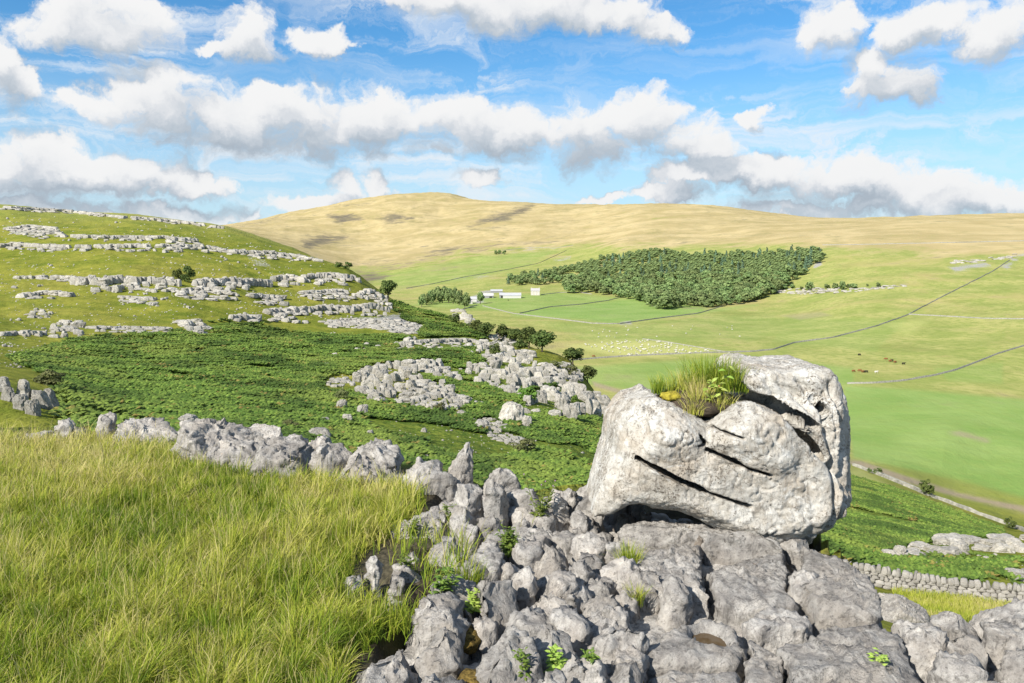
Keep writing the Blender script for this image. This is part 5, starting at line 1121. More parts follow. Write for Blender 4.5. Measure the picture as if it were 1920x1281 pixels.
def build_animals():
    mats = [simple_mat('black_hide', (.02, .018, .016), .8, .2, 2), simple_mat('brown_hide', (.20, .075, .03), .8, .25, 2), simple_mat('white_hide', (.6, .56, .5), .8, .2, 2)]
    ms = {}
    for k, m in enumerate(mats):
        for g, c in enumerate((COWC, GRAZ)): ms[k, g] = beast_mesh('cow', c, .07, m)
    r_ = np.random.RandomState(2)
    for px, py, c, g, rz, lab in ((1611,667,0,1,.3,'lone black cow grazing highest on the right hillside'),(1661,675,1,1,2.8,'topmost brown cow of the middle group'),(1669,679,1,0,.2,'brown cow beside a small black one in the middle group'),(1672,678,0,1,3.3,'small black cow in the middle group'),(1678,681,1,1,.4,'lowest brown cow of the middle group'),(1694,684,0,0,.1,'black cow standing apart at the right of the herd'),
        (1612,697,1,1,3.0,'brown cow grazing in the middle of the lower row'),(1600,698,1,1,.2,'brown cow just right of the boulder top'),(1618,699,1,1,.4,'brown cow of the lower row beside the dark one'),(1624,699,0,1,3.1,'dark cow of the lower row'),(1643,700,2,0,.2,'white cow at the right end of the lower row'),(1113,670,1,1,0.2,'brown cow near the wall behind the round tree of the spur'),(953,564,0,1,.2,'black cow grazing below the long barn')):
        p = hit(px, py, 300)[0]; o = put('cow', ms[c, g], None, p, (1.15, 1.15, 1.15), rz); tag(o, lab, 'cow', 'cattle in the valley')
    sm = beast_mesh('sheep', [((-.35,0,.62),(.35,0,.64),.29,.28),((.35,0,.7),(.58,0,.78),.16,.11),((.55,0,.8),(.78,0,.68),.10,.07),*[((x,y,.5),(x,y,.02),.07,.05) for x in (-.33,.33) for y in (-.14,.14)]], .07, simple_mat('fleece', (.50, .475, .42), .95, .08, 3))
    poly = np.array([(1085,646),(1150,640),(1215,638),(1250,643),(1345,661),(1300,664),(1180,669),(1130,658)], float); n = 0
    while n < 150:
        x, y = r_.uniform(1080, 1350), r_.uniform(636, 670)
        if not inpoly(np.array([x]), np.array([y]), poly)[0]: continue
        p = hit(x, y, 300)[0]; s = r_.uniform(1.15, 1.6); o = put('sheep', sm, None, p, (s, s, s), r_.uniform(0, 6.28)); n += 1
        tag(o, 'white sheep grazing in the pale yellow field across the valley', 'sheep', 'flock of sheep in the pale field')
    for _ in range(26):
        x, y = r_.uniform(1090, 1400), r_.uniform(612, 634); p = hit(x, y, 300)[0]; o = put('sheep', sm, None, p, (1.3,) * 3, r_.uniform(0, 6.28)); tag(o, 'white sheep scattered in the green pasture above the pale field', 'sheep', 'sheep above the pale field')
build_animals()
# ---------------------------------------------------------------- trees and bushes
def leaf_mat(name, a, b, transl=0.3, scale=.9):
    m, N = new_mat(name)
    t = N.n('ShaderNodeAttribute', attribute_name='tone').outputs['Fac']; oi = N.n('ShaderNodeObjectInfo').outputs['Random']
    c = N.mix(t, a, b)
    hv = N.n('ShaderNodeHueSaturation', {'Hue': N.m('ADD', .485, N.m('MULTIPLY', oi, .03)), 'Saturation': 1.0, 'Value': N.m('ADD', .78, N.m('MULTIPLY', oi, .44)), 'Color': c}).outputs[0]
    return finish(N, m, hv, .75, None, transl=transl, spec=.25)
M_LEAF = leaf_mat('broad_leaves', (.060, .092, .022), (.145, .185, .045)); M_WOOD = leaf_mat('wood_leaves', (.135, .195, .070), (.265, .34, .125)); M_CONI = leaf_mat('needles', (.085, .145, .085), (.165, .25, .14), .15)
M_LIGHTLEAF = leaf_mat('light_leaves', (.075, .14, .02), (.16, .24, .04)); M_OLIVE = leaf_mat('olive_leaves', (.11, .13, .045), (.20, .21, .08)); M_BARK = simple_mat('bark', (.11, .09, .07), .95, .3, 3)
def crown_mesh(name, seed, mat, nb=16, per=26, leaf=.085, flat=.8, conif=False, hole=.25):
    """crown about 1 wide and 1 high, built of leaf sprays around many small lobes"""
    r_ = np.random.RandomState(seed); Vs, T = [], []
    if conif: C = [(r_.normal(0, .03), r_.normal(0, .03), z, .30 * (1.02 - z) + .02) for z in np.linspace(.06, .98, nb)]
    else:
        C = []
        for _ in range(nb):
            u = r_.normal(size=3); u /= np.linalg.norm(u); rr = r_.uniform(.15, .36); z = .5 + u[2] * rr * flat * 1.15
            w = 1.0 - .35 * max(0, z - .55) ; C.append((u[0] * rr * w, u[1] * rr * w, z, r_.uniform(.12, .21)))
    for ci, (cx, cy, cz, cr) in enumerate(C):
        base = r_.uniform(.1, .9)
        for _ in range(per):
            u = r_.normal(size=3); u /= np.linalg.norm(u)
            if u[2] < -.35 and r_.rand() < .6: u[2] *= -1
            p = np.array([cx, cy, cz]) + u * cr * r_.uniform(.72, 1.08) * ((1, 1, .35) if conif else (1, 1, .85))
            n = u + r_.normal(0, .3, 3); n[2] += .25; n /= np.linalg.norm(n)
            a = np.cross(n, r_.normal(size=3)); a /= np.linalg.norm(a) + 1e-9; b = np.cross(n, a); s = leaf * r_.uniform(.6, 1.3)
            if conif: s *= .8
            Vs += [p - a * s - b * s * .6, p + a * s * .9 - b * s * .75 + n * s * .25, p + a * s + b * s * .7, p - a * s * .8 + b * s * .8 + n * s * .2]; T += [np.clip(base + r_.normal(0, .25), 0, 1)] * 4
    n = len(Vs) // 4
    return mesh_np(name, np.array(Vs), np.arange(4 * n).reshape(n, 4), mat, False, {'tone': np.array(T)})
def tube(pts, rad, k=6):
    P = np.array(pts, float); V = []
    for i, p in enumerate(P):
        d = P[min(i + 1, len(P) - 1)] - P[max(i - 1, 0)]; d /= np.linalg.norm(d) + 1e-9; a = np.cross(d, (.3, .9, .1)); a /= np.linalg.norm(a); b = np.cross(d, a)
        V += [p + rad[i] * (math.cos(t) * a + math.sin(t) * b) for t in np.linspace(0, 2 * np.pi, k, endpoint=False)]
    n = len(P); i = np.arange(n - 1)[:, None]; j = np.arange(k)[None, :]
    return np.array(V), np.stack([i * k + j, i * k + (j + 1) % k, (i + 1) * k + (j + 1) % k, (i + 1) * k + j], -1).reshape(-1, 4)
def join(parts):
    V, Fs, o = [], [], 0
    for v, f in parts: V.append(v); Fs.append(f + o); o += len(v)
    return np.concatenate(V), np.concatenate(Fs)
def trunk_mesh(seed, h=.42, r=.03):
    r_ = np.random.RandomState(seed); ps = [tube([(0, 0, -.05), (r_.normal(0, .01), 0, h * .5), (r_.normal(0, .02), r_.normal(0, .02), h)], [r * 1.3, r, r * .7])]
    for _ in range(5):
        a = r_.uniform(0, 6.28); e = r_.uniform(.15, .3); z = h * r_.uniform(.5, 1.0); ps.append(tube([(0, 0, z), (e * .5 * math.cos(a), e * .5 * math.sin(a), z + .14), (e * math.cos(a), e * math.sin(a), z + .22)], [r * .5, r * .35, r * .15], 5))
    V, Fq = join(ps); return mesh_np('trunk', V, Fq, M_BARK)
TRK = [trunk_mesh(k) for k in range(3)]
CR_NEAR = [crown_mesh('crown', 10 + k, M_LEAF, 26, 60, .036) for k in range(4)]
CR_BUSH = [crown_mesh('crown', 20 + k, M_LEAF, 18, 50, .042, .95) for k in range(2)]; CR_LIGHT = crown_mesh('crown', 25, M_LIGHTLEAF, 16, 44, .045, .95); CR_OLIVE = crown_mesh('crown', 26, M_OLIVE, 18, 60, .034, .8)
CR_WOOD = [crown_mesh('crown', 30 + k, M_WOOD, 17, 34, .066, .9) for k in range(5)]; CR_CON = [crown_mesh('crown', 40 + k, M_CONI, 12, 34, .06, conif=True) for k in range(2)]
_r = np.random.RandomState(31)
def tree(name, p, w, h, crown, trunk=None, lab=None, cat='tree', grp=None, sink=0.0):
    root = empty(name, (float(p[0]), float(p[1]), float(p[2]) - sink), _r.uniform(0, 6.28)); tag(root, lab, cat, grp)
    ch = h * (1.0 if not trunk else .97 if grp and 'wood' in grp else .86)
    c = bpy.data.objects.new('crown', crown); link(c, root); c.location = (0, 0, h - ch); c.scale = (w, w, ch)
    if trunk: t = bpy.data.objects.new('trunk', trunk); link(t, root); t.scale = (h, h, h * .95)
    return root
def tree_px(name, px, pyb, wpx, hpx, crown, trunk, lab, cat, grp=None, dmin=60):
    p = hit(px, pyb, dmin)[0]; k = p[1] / FPX; return tree(name, p, wpx * k * 1.15, hpx * k * 1.06, crown, trunk, lab, cat, grp, hpx * k * .06)
def build_trees():
    g = 'trees along the crest of the spur'
    for i, (px, py, w, h, lab) in enumerate(((728,562,36,44,'round dark tree standing alone at the tip of the rocky nose'),(893,624,26,26,'leftmost small tree of the dark row on the spur'),(912,634,40,34,'second dark tree of the row on the spur, next to the leftmost small one'),(944,640,36,34,'bushy dark tree in the middle of the row on the spur'),
        (966,646,40,36,'broad dark tree right of the middle of the row on the spur'),(992,654,46,44,'tall dark tree near the right end of the row on the spur'),(1016,660,50,48,'largest dark tree at the right end of the row on the spur'),(975,660,30,26,'low dark tree in front of the row on the spur'),(1074,684,48,38,'spreading dark tree alone right of the row on the spur'),(1102,718,32,36,'upright dark green tree below the spreading one near the valley'))):
        tree_px('tree', px, py, w, h, CR_NEAR[i % 4], TRK[i % 3], lab, 'tree', g)
    for px, py, w, h, cr, lab in ((333,524,18,22,CR_BUSH[0],'left one of the two dark bushes on the long cliff'),(353,530,26,34,CR_BUSH[1],'larger right one of the two dark bushes on the long cliff'),(635,503,16,13,CR_BUSH[0],'left small bush on the crest against the moor'),(652,505,18,15,CR_BUSH[1],'right small bush on the crest against the moor'),
        (928,670,22,30,CR_BUSH[0],'dark oval bush in front of the rocky knoll'),(990,756,42,36,CR_LIGHT,'green rounded bush under the large fluted outcrop'),(1077,756,18,18,CR_LIGHT,'bright green bush growing on the steep grey crag'),(852,606,24,20,CR_BUSH[0],'dark bush beside the pale rock rib'),(960,668,1,1,None,None),(895,668,14,10,CR_BUSH[1],'small dark bush left of the rocky knoll'),
        (1042,690,30,16,CR_OLIVE,'low olive bush below the end of the row of trees'),(1066,702,36,20,CR_OLIVE,'olive green scrub under the spreading tree'),(640,752,30,26,CR_OLIVE,'small yellowish shrub beside the dark sided stone'),(980,850,50,32,CR_OLIVE,'pale olive shrub in the bracken behind the pinnacles'),(545,806,34,22,CR_OLIVE,'olive shrub just behind the rock edge'),(825,772,26,20,CR_OLIVE,'faint olive shrub on the bracken below the rock tail')):
        if cr: tree_px('bush', px, py, w, h, cr, None, lab, 'bush', 'bushes on the hillside', 20)
    p = hit(92, 724, 20)[0]; tree('bush', p, 66 * p[1] / FPX, 46 * p[1] / FPX, CR_OLIVE, None, 'grey green willow bush behind the jointed limestone face', 'bush', 'bushes on the hillside', .2)
    for px, py, w, h, lab in ((1630,887,9,11,'tiny bush by the valley wall nearest the boulder'),(1646,890,17,14,'rounded bush by the valley wall right of the tiny one'),(1736,928,28,32,'dark conical tree beside the valley wall'),(1893,991,20,24,'dark tree at the right end of the valley wall')):
        tree_px('bush', px, py, w, h, CR_BUSH[0], None, lab, 'bush', 'bushes beside the valley wall', 180)
    for k, (px, py, w, h) in enumerate(((1470,543,16,12),(1485,541,10,9),(1503,543,8,7),(1518,545,17,17),(1551,541,12,9),(1566,541,14,12),(1580,544,15,18),(1600,541,18,11),(1626,537,5,5),(1647,539,9,10),(1590,540,10,9))):
        tree_px('bush', px, py, w, h, CR_WOOD[k % 5], None, 'small bush on the broken scar below the wood' , 'bush', 'bushes along the broken scar', 500)
    for k, (px, py, w, h) in enumerate(((930,477,8,9),(937,476,9,8),(945,477,8,9))): tree_px('tree', px, py, w, h, CR_WOOD[k], None, 'tiny tree high on the pasture under the moor', 'tree', 'tiny trees under the moor', 1000)
    tree_px('tree', 901, 570, 15, 24, CR_WOOD[1], TRK[0], 'dark tree standing among the farm buildings', 'tree', None, 900)
    # clump left of the farm
    r_ = np.random.RandomState(8)
    pts = [(790 + 84 * t, 572 - 2 * math.sin(3 * t) + (j - 1) * 4 - 6 * math.sin(math.pi * t) + (3 if t > .9 else 0)) for j in range(3) for t in np.linspace(0.02, .98, 9)]
    for k, (px, py) in enumerate(pts):
        tt = (px - 785) / 90; p = hit(px + r_.uniform(-3, 3), py, 900)[0]; s = p[1] / FPX; hh = (13 + 12 * math.sin(math.pi * min(1, tt * .62 + .12))) * s
        tree('tree', p, 17 * s, hh, CR_WOOD[k % 5], TRK[0], 'broadleaf tree in the small wood left of the farm', 'tree', 'trees of the small wood by the farm')
    # the big wood
    wood = np.array([(944,533),(1000,518),(1060,507),(1100,496),(1150,484),(1240,476),(1300,484),(1400,482),(1500,477),(1536,474),(1537,492),(1500,518),(1450,552),(1420,563),(1380,572),(1330,577),(1290,574),(1240,582),(1190,563),(1120,553),(1060,551),(1057,533),(1000,535),(950,535)], float)
    P = []
    for _ in range(9000):
        q = (r_.uniform(940, 1540), r_.uniform(470, 584))
        if not inpoly(np.array([q[0]]), np.array([q[1]]), wood)[0]: continue
        if inpoly(np.array([q[0]]), np.array([q[1]]), [(1056,513),(1080,510),(1095,520),(1062,530)])[0]: continue
        if all(((q[0] - a) / 9.8) ** 2 + ((q[1] - b) / 4.0) ** 2 > 1 for a, b in P): P.append(q)
    P.sort(key=lambda q: -q[1]); P = np.array(P); H = hit(P[:, 0], P[:, 1], 700)
    rest = []
    nC = nB = 0
    for (px, py), p in zip(P, H):
        con = (py < 523 and px > 1130 and r_.rand() < .25) or (px < 1050 and r_.rand() < .1)
        h = r_.uniform(15, 22) * (1.0 if p[1] > 1250 else .95); w = h * (.62 if con else r_.uniform(1.15, 1.5))
        if con:
            h *= 1.1; nC += 1
            if nC <= 300: tree('conifer', p, w * 1.5, h, CR_CON[nC % 2], TRK[1], 'dark pointed conifer inside the big wood', 'tree', 'conifers of the big wood', .5); continue
        else:
            nB += 1
            if nB <= 300: tree('tree', p, w, h, CR_WOOD[r_.randint(5)], TRK[nB % 3], 'rounded broadleaf tree of the big wood on the valley side', 'tree', 'broadleaf trees of the big wood', .5); continue
        rest.append((p, w, h, con))
    print('wood', nB, nC, len(rest))
    if rest:
        Vs, Fs, T, o_ = [], [], [], 0
        for p, w, h, con in rest:
            me = (CR_CON if con else CR_WOOD)[0]; n = len(me.vertices); v = np.empty(n * 3, np.float32); me.vertices.foreach_get('co', v); v = v.reshape(-1, 3) * (w, w, h) + p
            t = np.empty(n, np.float32); me.attributes['tone'].data.foreach_get('value', t); Vs.append(v); T.append(t); Fs.append(np.arange(n).reshape(-1, 4) + o_); o_ += n
        o = obj('wood_canopy', mesh_np('wood_canopy', np.concatenate(Vs), np.concatenate(Fs), M_WOOD, False, {'tone': np.concatenate(T)})); tag(o, kind='stuff')
build_trees()

# ---------------------------------------------------------------- bracken
def fern_mat():
    m, N = new_mat('bracken_fronds')
    t = N.n('ShaderNodeAttribute', attribute_name='tone').outputs['Fac']; oi = N.n('ShaderNodeObjectInfo').outputs['Random']; P = N.n('ShaderNodeNewGeometry').outputs['Position']
    c = N.mix(t, (.075, .145, .022), (.20, .285, .048))
    c = N.mix(N.m('MULTIPLY', N.sm(N.noise(P, .09, 4, .65), .47, .60), .8), c, (.205, .265, .048))
    c = N.mix(N.m('MULTIPLY', N.sm(N.noise(N.mapping(P, (1, .5, 1)), .13, 5, .7), .48, .60), .85), c, (.055, .10, .018))
    c = N.mix(N.m('MULTIPLY', N.sm(oi, .965, .985), .6), c, (.27, .17, .055))
    hv = N.n('ShaderNodeHueSaturation', {'Hue': .5, 'Saturation': 1.0, 'Value': N.m('ADD', .72, N.m('MULTIPLY', oi, .5)), 'Color': c}).outputs[0]
    return finish(N, m, hv, .75, None, transl=.25, spec=.25)
M_FERN = fern_mat()
def fern_mesh(seed):
    r_ = np.random.RandomState(seed); V, Fq, T = [], [], []
    for f in range(8):
        a = f * .785 + r_.uniform(-.3, .3); L = r_.uniform(.45, .75); lift = r_.uniform(.5, .9); n = 6; d = np.array([math.cos(a), math.sin(a), 0]); sd = np.array([-d[1], d[0], 0]); tone = np.clip(r_.normal(.5, .28), 0, 1)
        for k in range(n):
            t0, t1 = k / n, (k + .85) / n
            def P(t): return d * L * t ** .8 * .95 + np.array([0, 0, lift * (1.25 * t - .75 * t * t) + .05])
            w = .26 * (1 - t0) ** .8 + .02; q0, q1 = P(t0), P(t1); dr = np.array([0, 0, -.10 * w / .26])
            for sgn in (-1, 1):
                i = len(V); V += [q0, q1, q1 + sgn * sd * w + dr + d * .06, q0 + sgn * sd * w * .9 + dr]; Fq.append((i, i + 1, i + 2, i + 3) if sgn > 0 else (i + 3, i + 2, i + 1, i)); T += [tone] * 4
    return mesh_np('bracken_clump', V, np.array(Fq), M_FERN, False, {'tone': T})
def scatter(name, P, rot, scl, sources, kind='stuff'):
    """one object of kind stuff: clumps on points"""
    me = bpy.data.meshes.new(name); me.vertices.add(len(P)); me.vertices.foreach_set('co', np.asarray(P, np.float32).ravel())
    for k, a in (('rz', rot), ('sc', scl)):
        at = me.attributes.new(k, 'FLOAT', 'POINT'); at.data.foreach_set('value', np.asarray(a, np.float32))
    o = obj(name, me); tag(o, kind=kind)
    t = bpy.data.node_groups.new(name, 'GeometryNodeTree'); t.interface.new_socket('Geometry', in_out='INPUT', socket_type='NodeSocketGeometry'); t.interface.new_socket('Geometry', in_out='OUTPUT', socket_type='NodeSocketGeometry')
    n = t.nodes; i = n.new('NodeGroupInput'); g = n.new('NodeGroupOutput'); ip = n.new('GeometryNodeInstanceOnPoints'); jn = n.new('GeometryNodeJoinGeometry')
    for s in sources:
        so = bpy.data.objects.new(name + '_source', s); oi = n.new('GeometryNodeObjectInfo'); oi.inputs['Object'].default_value = so; oi.inputs['As Instance'].default_value = True; t.links.new(oi.outputs['Geometry'], jn.inputs[0])
    a1 = n.new('GeometryNodeInputNamedAttribute'); a1.data_type = 'FLOAT'; a1.inputs[0].default_value = 'rz'; a2 = n.new('GeometryNodeInputNamedAttribute'); a2.data_type = 'FLOAT'; a2.inputs[0].default_value = 'sc'
    cx = n.new('ShaderNodeCombineXYZ'); t.links.new(a1.outputs[0], cx.inputs[2]); ri = n.new('FunctionNodeRandomValue'); ri.data_type = 'INT'; ri.inputs[4].default_value = 0; ri.inputs[5].default_value = len(sources) - 1
    t.links.new(i.outputs[0], ip.inputs['Points']); t.links.new(jn.outputs[0], ip.inputs['Instance']); ip.inputs['Pick Instance'].default_value = True; t.links.new(ri.outputs[2], ip.inputs['Instance Index'])
    t.links.new(cx.outputs[0], ip.inputs['Rotation']); t.links.new(a2.outputs[0], ip.inputs['Scale']); t.links.new(ip.outputs[0], g.inputs[0])
    md = o.modifiers.new('scatter', 'NODES'); md.node_group = t; return o
def build_bracken():
    r_ = np.random.RandomState(17); B = GATT['bracken']; PX, PY = proj(TX, TD, TZ)
    Ps = []
    for poly, d0, d1, *lim_ in BRACKEN:
        p = np.array(poly, float); n = lim_[0] if lim_ else 52000
        # even over the ground, thinned with distance
        a0, a1 = ray(p[:, 0].min(), 700)[0], ray(p[:, 0].max(), 700)[0]
        a = r_.uniform(a0, a1, n * 3); u = r_.uniform(0, 1, n * 3); D = (d0 ** .8 + u * (d1 ** .8 - d0 ** .8)) ** 1.25
        x = a * D; z = ztab(x, D); px, py = proj(x, D, z); ok = sdpoly(px, py, p) < r_.uniform(-10, 6, len(px)); x, D, z = x[ok], D[ok], z[ok]
        Ps.append(np.stack([x, D, z], -1))
    P = np.concatenate(Ps); px, py = proj(P[:, 0], P[:, 1], P[:, 2])
    # leave the limestone and the paths between clumps open
    keep = np.ones(len(P), bool)
    for poly, w, h, lab in OUT:
        pl = np.array(poly, float); m = (px > pl[:, 0].min() - 4) & (px < pl[:, 0].max() + 4) & (py > pl[:, 1].min() - h) & (py < pl[:, 1].max() + 6)
        if m.any(): keep[m] &= sdpoly(px[m], py[m], pl) > 1
    nz = fbm(P, 1 / 7.0, 3, seed=33); nz2 = fbm(P, 1 / 24.0, 4, .6, seed=35); keep &= (nz + .8 * nz2 > -0.52) & (nz2 > -.30); keep &= nz > -0.42 + .25 * sstep(600, 800, px) * (px < 1200) * sstep(640, 720, py) * (py < 780) - .25 * (px > 1400)
    P = P[keep]; P = P[r_.permutation(len(P))][:60000]
    print('bracken', len(P))
    s = (0.5 + .45 * fbm(P, 1 / 3.5, 3, seed=34)) * r_.uniform(.75, 1.3, len(P)) + .35
    s *= np.interp(P[:, 1], [10, 40, 90, 220], [.6, .72, 1.0, 1.5])
    P[:, 2] -= .08
    scatter('bracken', P, r_.uniform(0, 6.28, len(P)), s, [fern_mesh(k) for k in range(5)])
build_bracken()

# ---------------------------------------------------------------- grass
def grass_mat(name):
    m, N = new_mat(name)
    t = N.n('ShaderNodeAttribute', attribute_name='tone').outputs['Fac']
    cr = N.n('ShaderNodeValToRGB'); m.node_tree.links.new(t, cr.inputs[0]); r = cr.color_ramp
    r.elements[0].position = 0; r.elements[0].color = (.11, .185, .018, 1); r.elements[1].position = 1; r.elements[1].color = (.62, .52, .25, 1)
    for p, c in ((.3, (.245, .325, .028, 1)), (.55, (.41, .43, .055, 1)), (.78, (.50, .47, .12, 1))): e = r.elements.new(p); e.color = c
    return finish(N, m, cr.outputs[0], .7, None, transl=.38, spec=.2)
M_GRASS = grass_mat('grass_blades')
def blades(B, h, w, az, lean, tone, seed):
    """curved blades of two quads and a tip; returns verts, faces, tone"""
    r_ = np.random.RandomState(seed); n = len(B); d = np.stack([np.cos(az), np.sin(az), 0 * az], -1); fa = r_.uniform(0, 6.28, n); s = np.stack([np.cos(fa), np.sin(fa), 0 * fa], -1); up = np.array([0, 0, 1.])
    def pt(p, L, l): return p + (up * np.cos(l)[:, None] + d * np.sin(l)[:, None]) * (h * L)[:, None]
    one = np.ones(n); m1 = pt(B, .42 * one, lean * .45); m2 = pt(m1, .34 * one, lean * 1.0); tp = pt(m2, .30 * one, np.minimum(lean * 1.55, 1.9)); W = (s * w[:, None])
    V = np.stack([B - W, B + W, m1 - W * .9, m1 + W * .9, m2 - W * .62, m2 + W * .62, tp], 1).reshape(-1, 3)
    k = np.arange(n)[:, None] * 7
    Q = np.concatenate([k + [0, 1, 3, 2], k + [2, 3, 5, 4]]); Tt = k + [4, 5, 6]
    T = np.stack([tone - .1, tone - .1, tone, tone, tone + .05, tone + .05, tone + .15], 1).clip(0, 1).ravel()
    return V, [Q, Tt], T
def grass_field(name, poly, n, hr, seed, dry=0.0, dlim=(2.3, 9.6)):
    r_ = np.random.RandomState(seed); p = np.array(poly, float)
    a = r_.uniform(-1.0, .2, n * 3); D = r_.uniform(dlim[0], dlim[1], n * 3); x = a * D; z = ztab(x, D); px, py = proj(x, D, z)
    ed = sdpoly(px, py, p); ok = ed < r_.uniform(-30, 14, len(px)) * np.where(r_.rand(len(px)) < .3, 1.6, .6); x, D, z, px, py = x[ok][:n], D[ok][:n], z[ok][:n], px[ok][:n], py[ok][:n]
    B = np.stack([x, D, z], -1); n = len(B)
    cell = .085; ij = np.floor(B[:, :2] / cell); hsh = lambda k: np.abs(np.sin(ij[:, 0] * 12.9898 + ij[:, 1] * 78.233 + k * 37.7) * 43758.5453) % 1.0
    cen = (ij + .5 + .7 * (np.stack([hsh(1), hsh(2)], -1) - .5)) * cell; off = B[:, :2] - cen; B[:, :2] = cen + off * .62; tuf = hsh(3); outw = np.arctan2(off[:, 1], off[:, 0])
    c1 = fbm(B, .9, 3, seed=51); c2 = fbm(B, 2.4, 3, seed=52); c3 = fbm(B, 6.0, 2, seed=53)
    az = np.where(r_.rand(n) < .55, outw + r_.normal(0, .5, n), .35 + 2.2 * c1 + 2.6 * c2 + (hsh(4) - .5) * 3 + r_.normal(0, .7, n)); lean = np.clip(.68 + .6 * c2 + .4 * c3 + r_.normal(0, .36, n), .02, 1.4)
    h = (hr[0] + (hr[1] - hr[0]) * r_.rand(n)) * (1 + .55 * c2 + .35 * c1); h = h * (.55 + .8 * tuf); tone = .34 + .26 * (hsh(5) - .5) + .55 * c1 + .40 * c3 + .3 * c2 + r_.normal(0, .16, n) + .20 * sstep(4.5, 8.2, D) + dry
    stalk = r_.rand(n) < .075 + .10 * sstep(5.5, 8.5, D); h = np.where(stalk, h * r_.uniform(1.15, 1.7, n), h); tone = np.where(stalk, r_.uniform(.78, 1.0, n), tone); lean = np.where(stalk, lean * .75, lean)
    w = np.where(stalk, .0011, r_.uniform(.0013, .0026, n)) * np.interp(D, [3, 9], [1.0, 1.7])
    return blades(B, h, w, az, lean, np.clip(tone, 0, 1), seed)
def build_grass():
    parts = [grass_field('g', GRASS_POLY, 270000, (.07, .165), 61)]
    for poly, n, hr in (([(735,1012),(820,1008),(905,1040),(900,1085),(880,1130),(830,1135),(790,1100),(735,1060)], 15000, (.09, .19)), ([(915,1005),(990,1005),(985,1055),(930,1062)], 5000, (.08, .16)), ([(690,1120),(790,1130),(800,1185),(720,1190)], 6500, (.08, .17)), ([(720,985),(760,980),(850,1010),(840,1040),(720,1030)], 7000, (.07, .14))):
        parts.append(grass_field('g', poly, n, hr, 62 + n, -.12))
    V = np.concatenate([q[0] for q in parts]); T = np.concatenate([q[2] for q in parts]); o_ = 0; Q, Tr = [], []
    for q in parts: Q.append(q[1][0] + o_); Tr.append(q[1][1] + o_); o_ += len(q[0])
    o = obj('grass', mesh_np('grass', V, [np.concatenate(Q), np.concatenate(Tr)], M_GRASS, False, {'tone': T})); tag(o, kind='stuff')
build_grass()
def build_far_grass():
    r_ = np.random.RandomState(77); p = np.array([(1660,1085),(1760,1098),(1940,1130),(1940,1165),(1700,1165)], float); q = np.stack([r_.uniform(1660, 1940, 16000), r_.uniform(1085, 1165, 16000)], -1); q = q[inpoly(q[:, 0], q[:, 1], p)]
    B = hit(q[:, 0], q[:, 1], 4.2); B = B[(B[:, 1] < 38.5) & np.isfinite(B[:, 2])]; n = len(B); c = fbm(B, .35, 3, seed=9); k = .55 + .022 * B[:, 1]
    V, Fc, T = blades(B, r_.uniform(.14, .30, n) * k, r_.uniform(.0015, .003, n) * (.6 + .09 * B[:, 1]), r_.uniform(0, 6.28, n), np.clip(r_.normal(.5, .3, n), .05, 1.2), np.clip(.58 + .5 * c + r_.normal(0, .15, n), 0, 1), 5)
    o = obj('long_grass', mesh_np('long_grass', V, Fc, M_GRASS, False, {'tone': T})); tag(o, kind='stuff')
build_far_grass()
def tuft(name, p, n, spread, hr, lean, tone, lab, seed, cat='grass tuft', grp=None, up=0):
    r_ = np.random.RandomState(seed); B = np.stack([r_.normal(0, spread, n), r_.normal(0, spread, n), np.zeros(n) + up], -1); az = np.arctan2(B[:, 1], B[:, 0]) + r_.normal(0, .7, n)
    V, Fc, T = blades(B, r_.uniform(*hr, n), r_.uniform(.0012, .0024, n), az, np.abs(r_.normal(lean, .25, n)), np.clip(r_.normal(tone, .18, n), 0, 1), seed)
    o = obj(name, mesh_np(name, V, Fc, M_GRASS, False, {'tone': T}), None, tuple(p)); tag(o, lab, cat, grp); return o
# ---------------------------------------------------------------- small plants
M_HERB = leaf_mat('herb_leaves', (.075, .13, .02), (.18, .24, .04), .3); M_DRYHERB = leaf_mat('dry_herb', (.20, .14, .06), (.32, .26, .12), .2); M_BROAD = leaf_mat('broad_leaf', (.24, .36, .05), (.42, .50, .12), .35); M_REDLEAF = leaf_mat('reddish_leaf', (.40, .13, .06), (.50, .22, .10), .3)
M_FLOWER = simple_mat('purple_flower', (.42, .20, .42), .8, .2, 30); M_STEM = simple_mat('green_stem', (.14, .17, .05), .8, .2, 20); M_MOSSY = simple_mat('yellow_moss', (.30, .25, .03), .95, .45, 40, bump=.9); M_MOSSB = simple_mat('brown_moss', (.13, .088, .022), .95, .7, 45, bump=.9); M_SOIL = simple_mat('dark_soil', (.055, .042, .03), .95, .4, 20)
def leaf_quad(p, d, L, w, droop=.2):
    d = np.array(d, float); d /= np.linalg.norm(d); s = np.cross(d, (0, 0, 1)); s /= np.linalg.norm(s) + 1e-9
    q = [p, p + d * L * .45 + s * w, p + d * L + np.array([0, 0, -droop * L]), p + d * L * .45 - s * w, p + d * L * .5 + np.array([0, 0, .12 * L])]
    return np.array(q), np.array([(0, 1, 4), (1, 2, 4), (2, 3, 4), (3, 0, 4)])
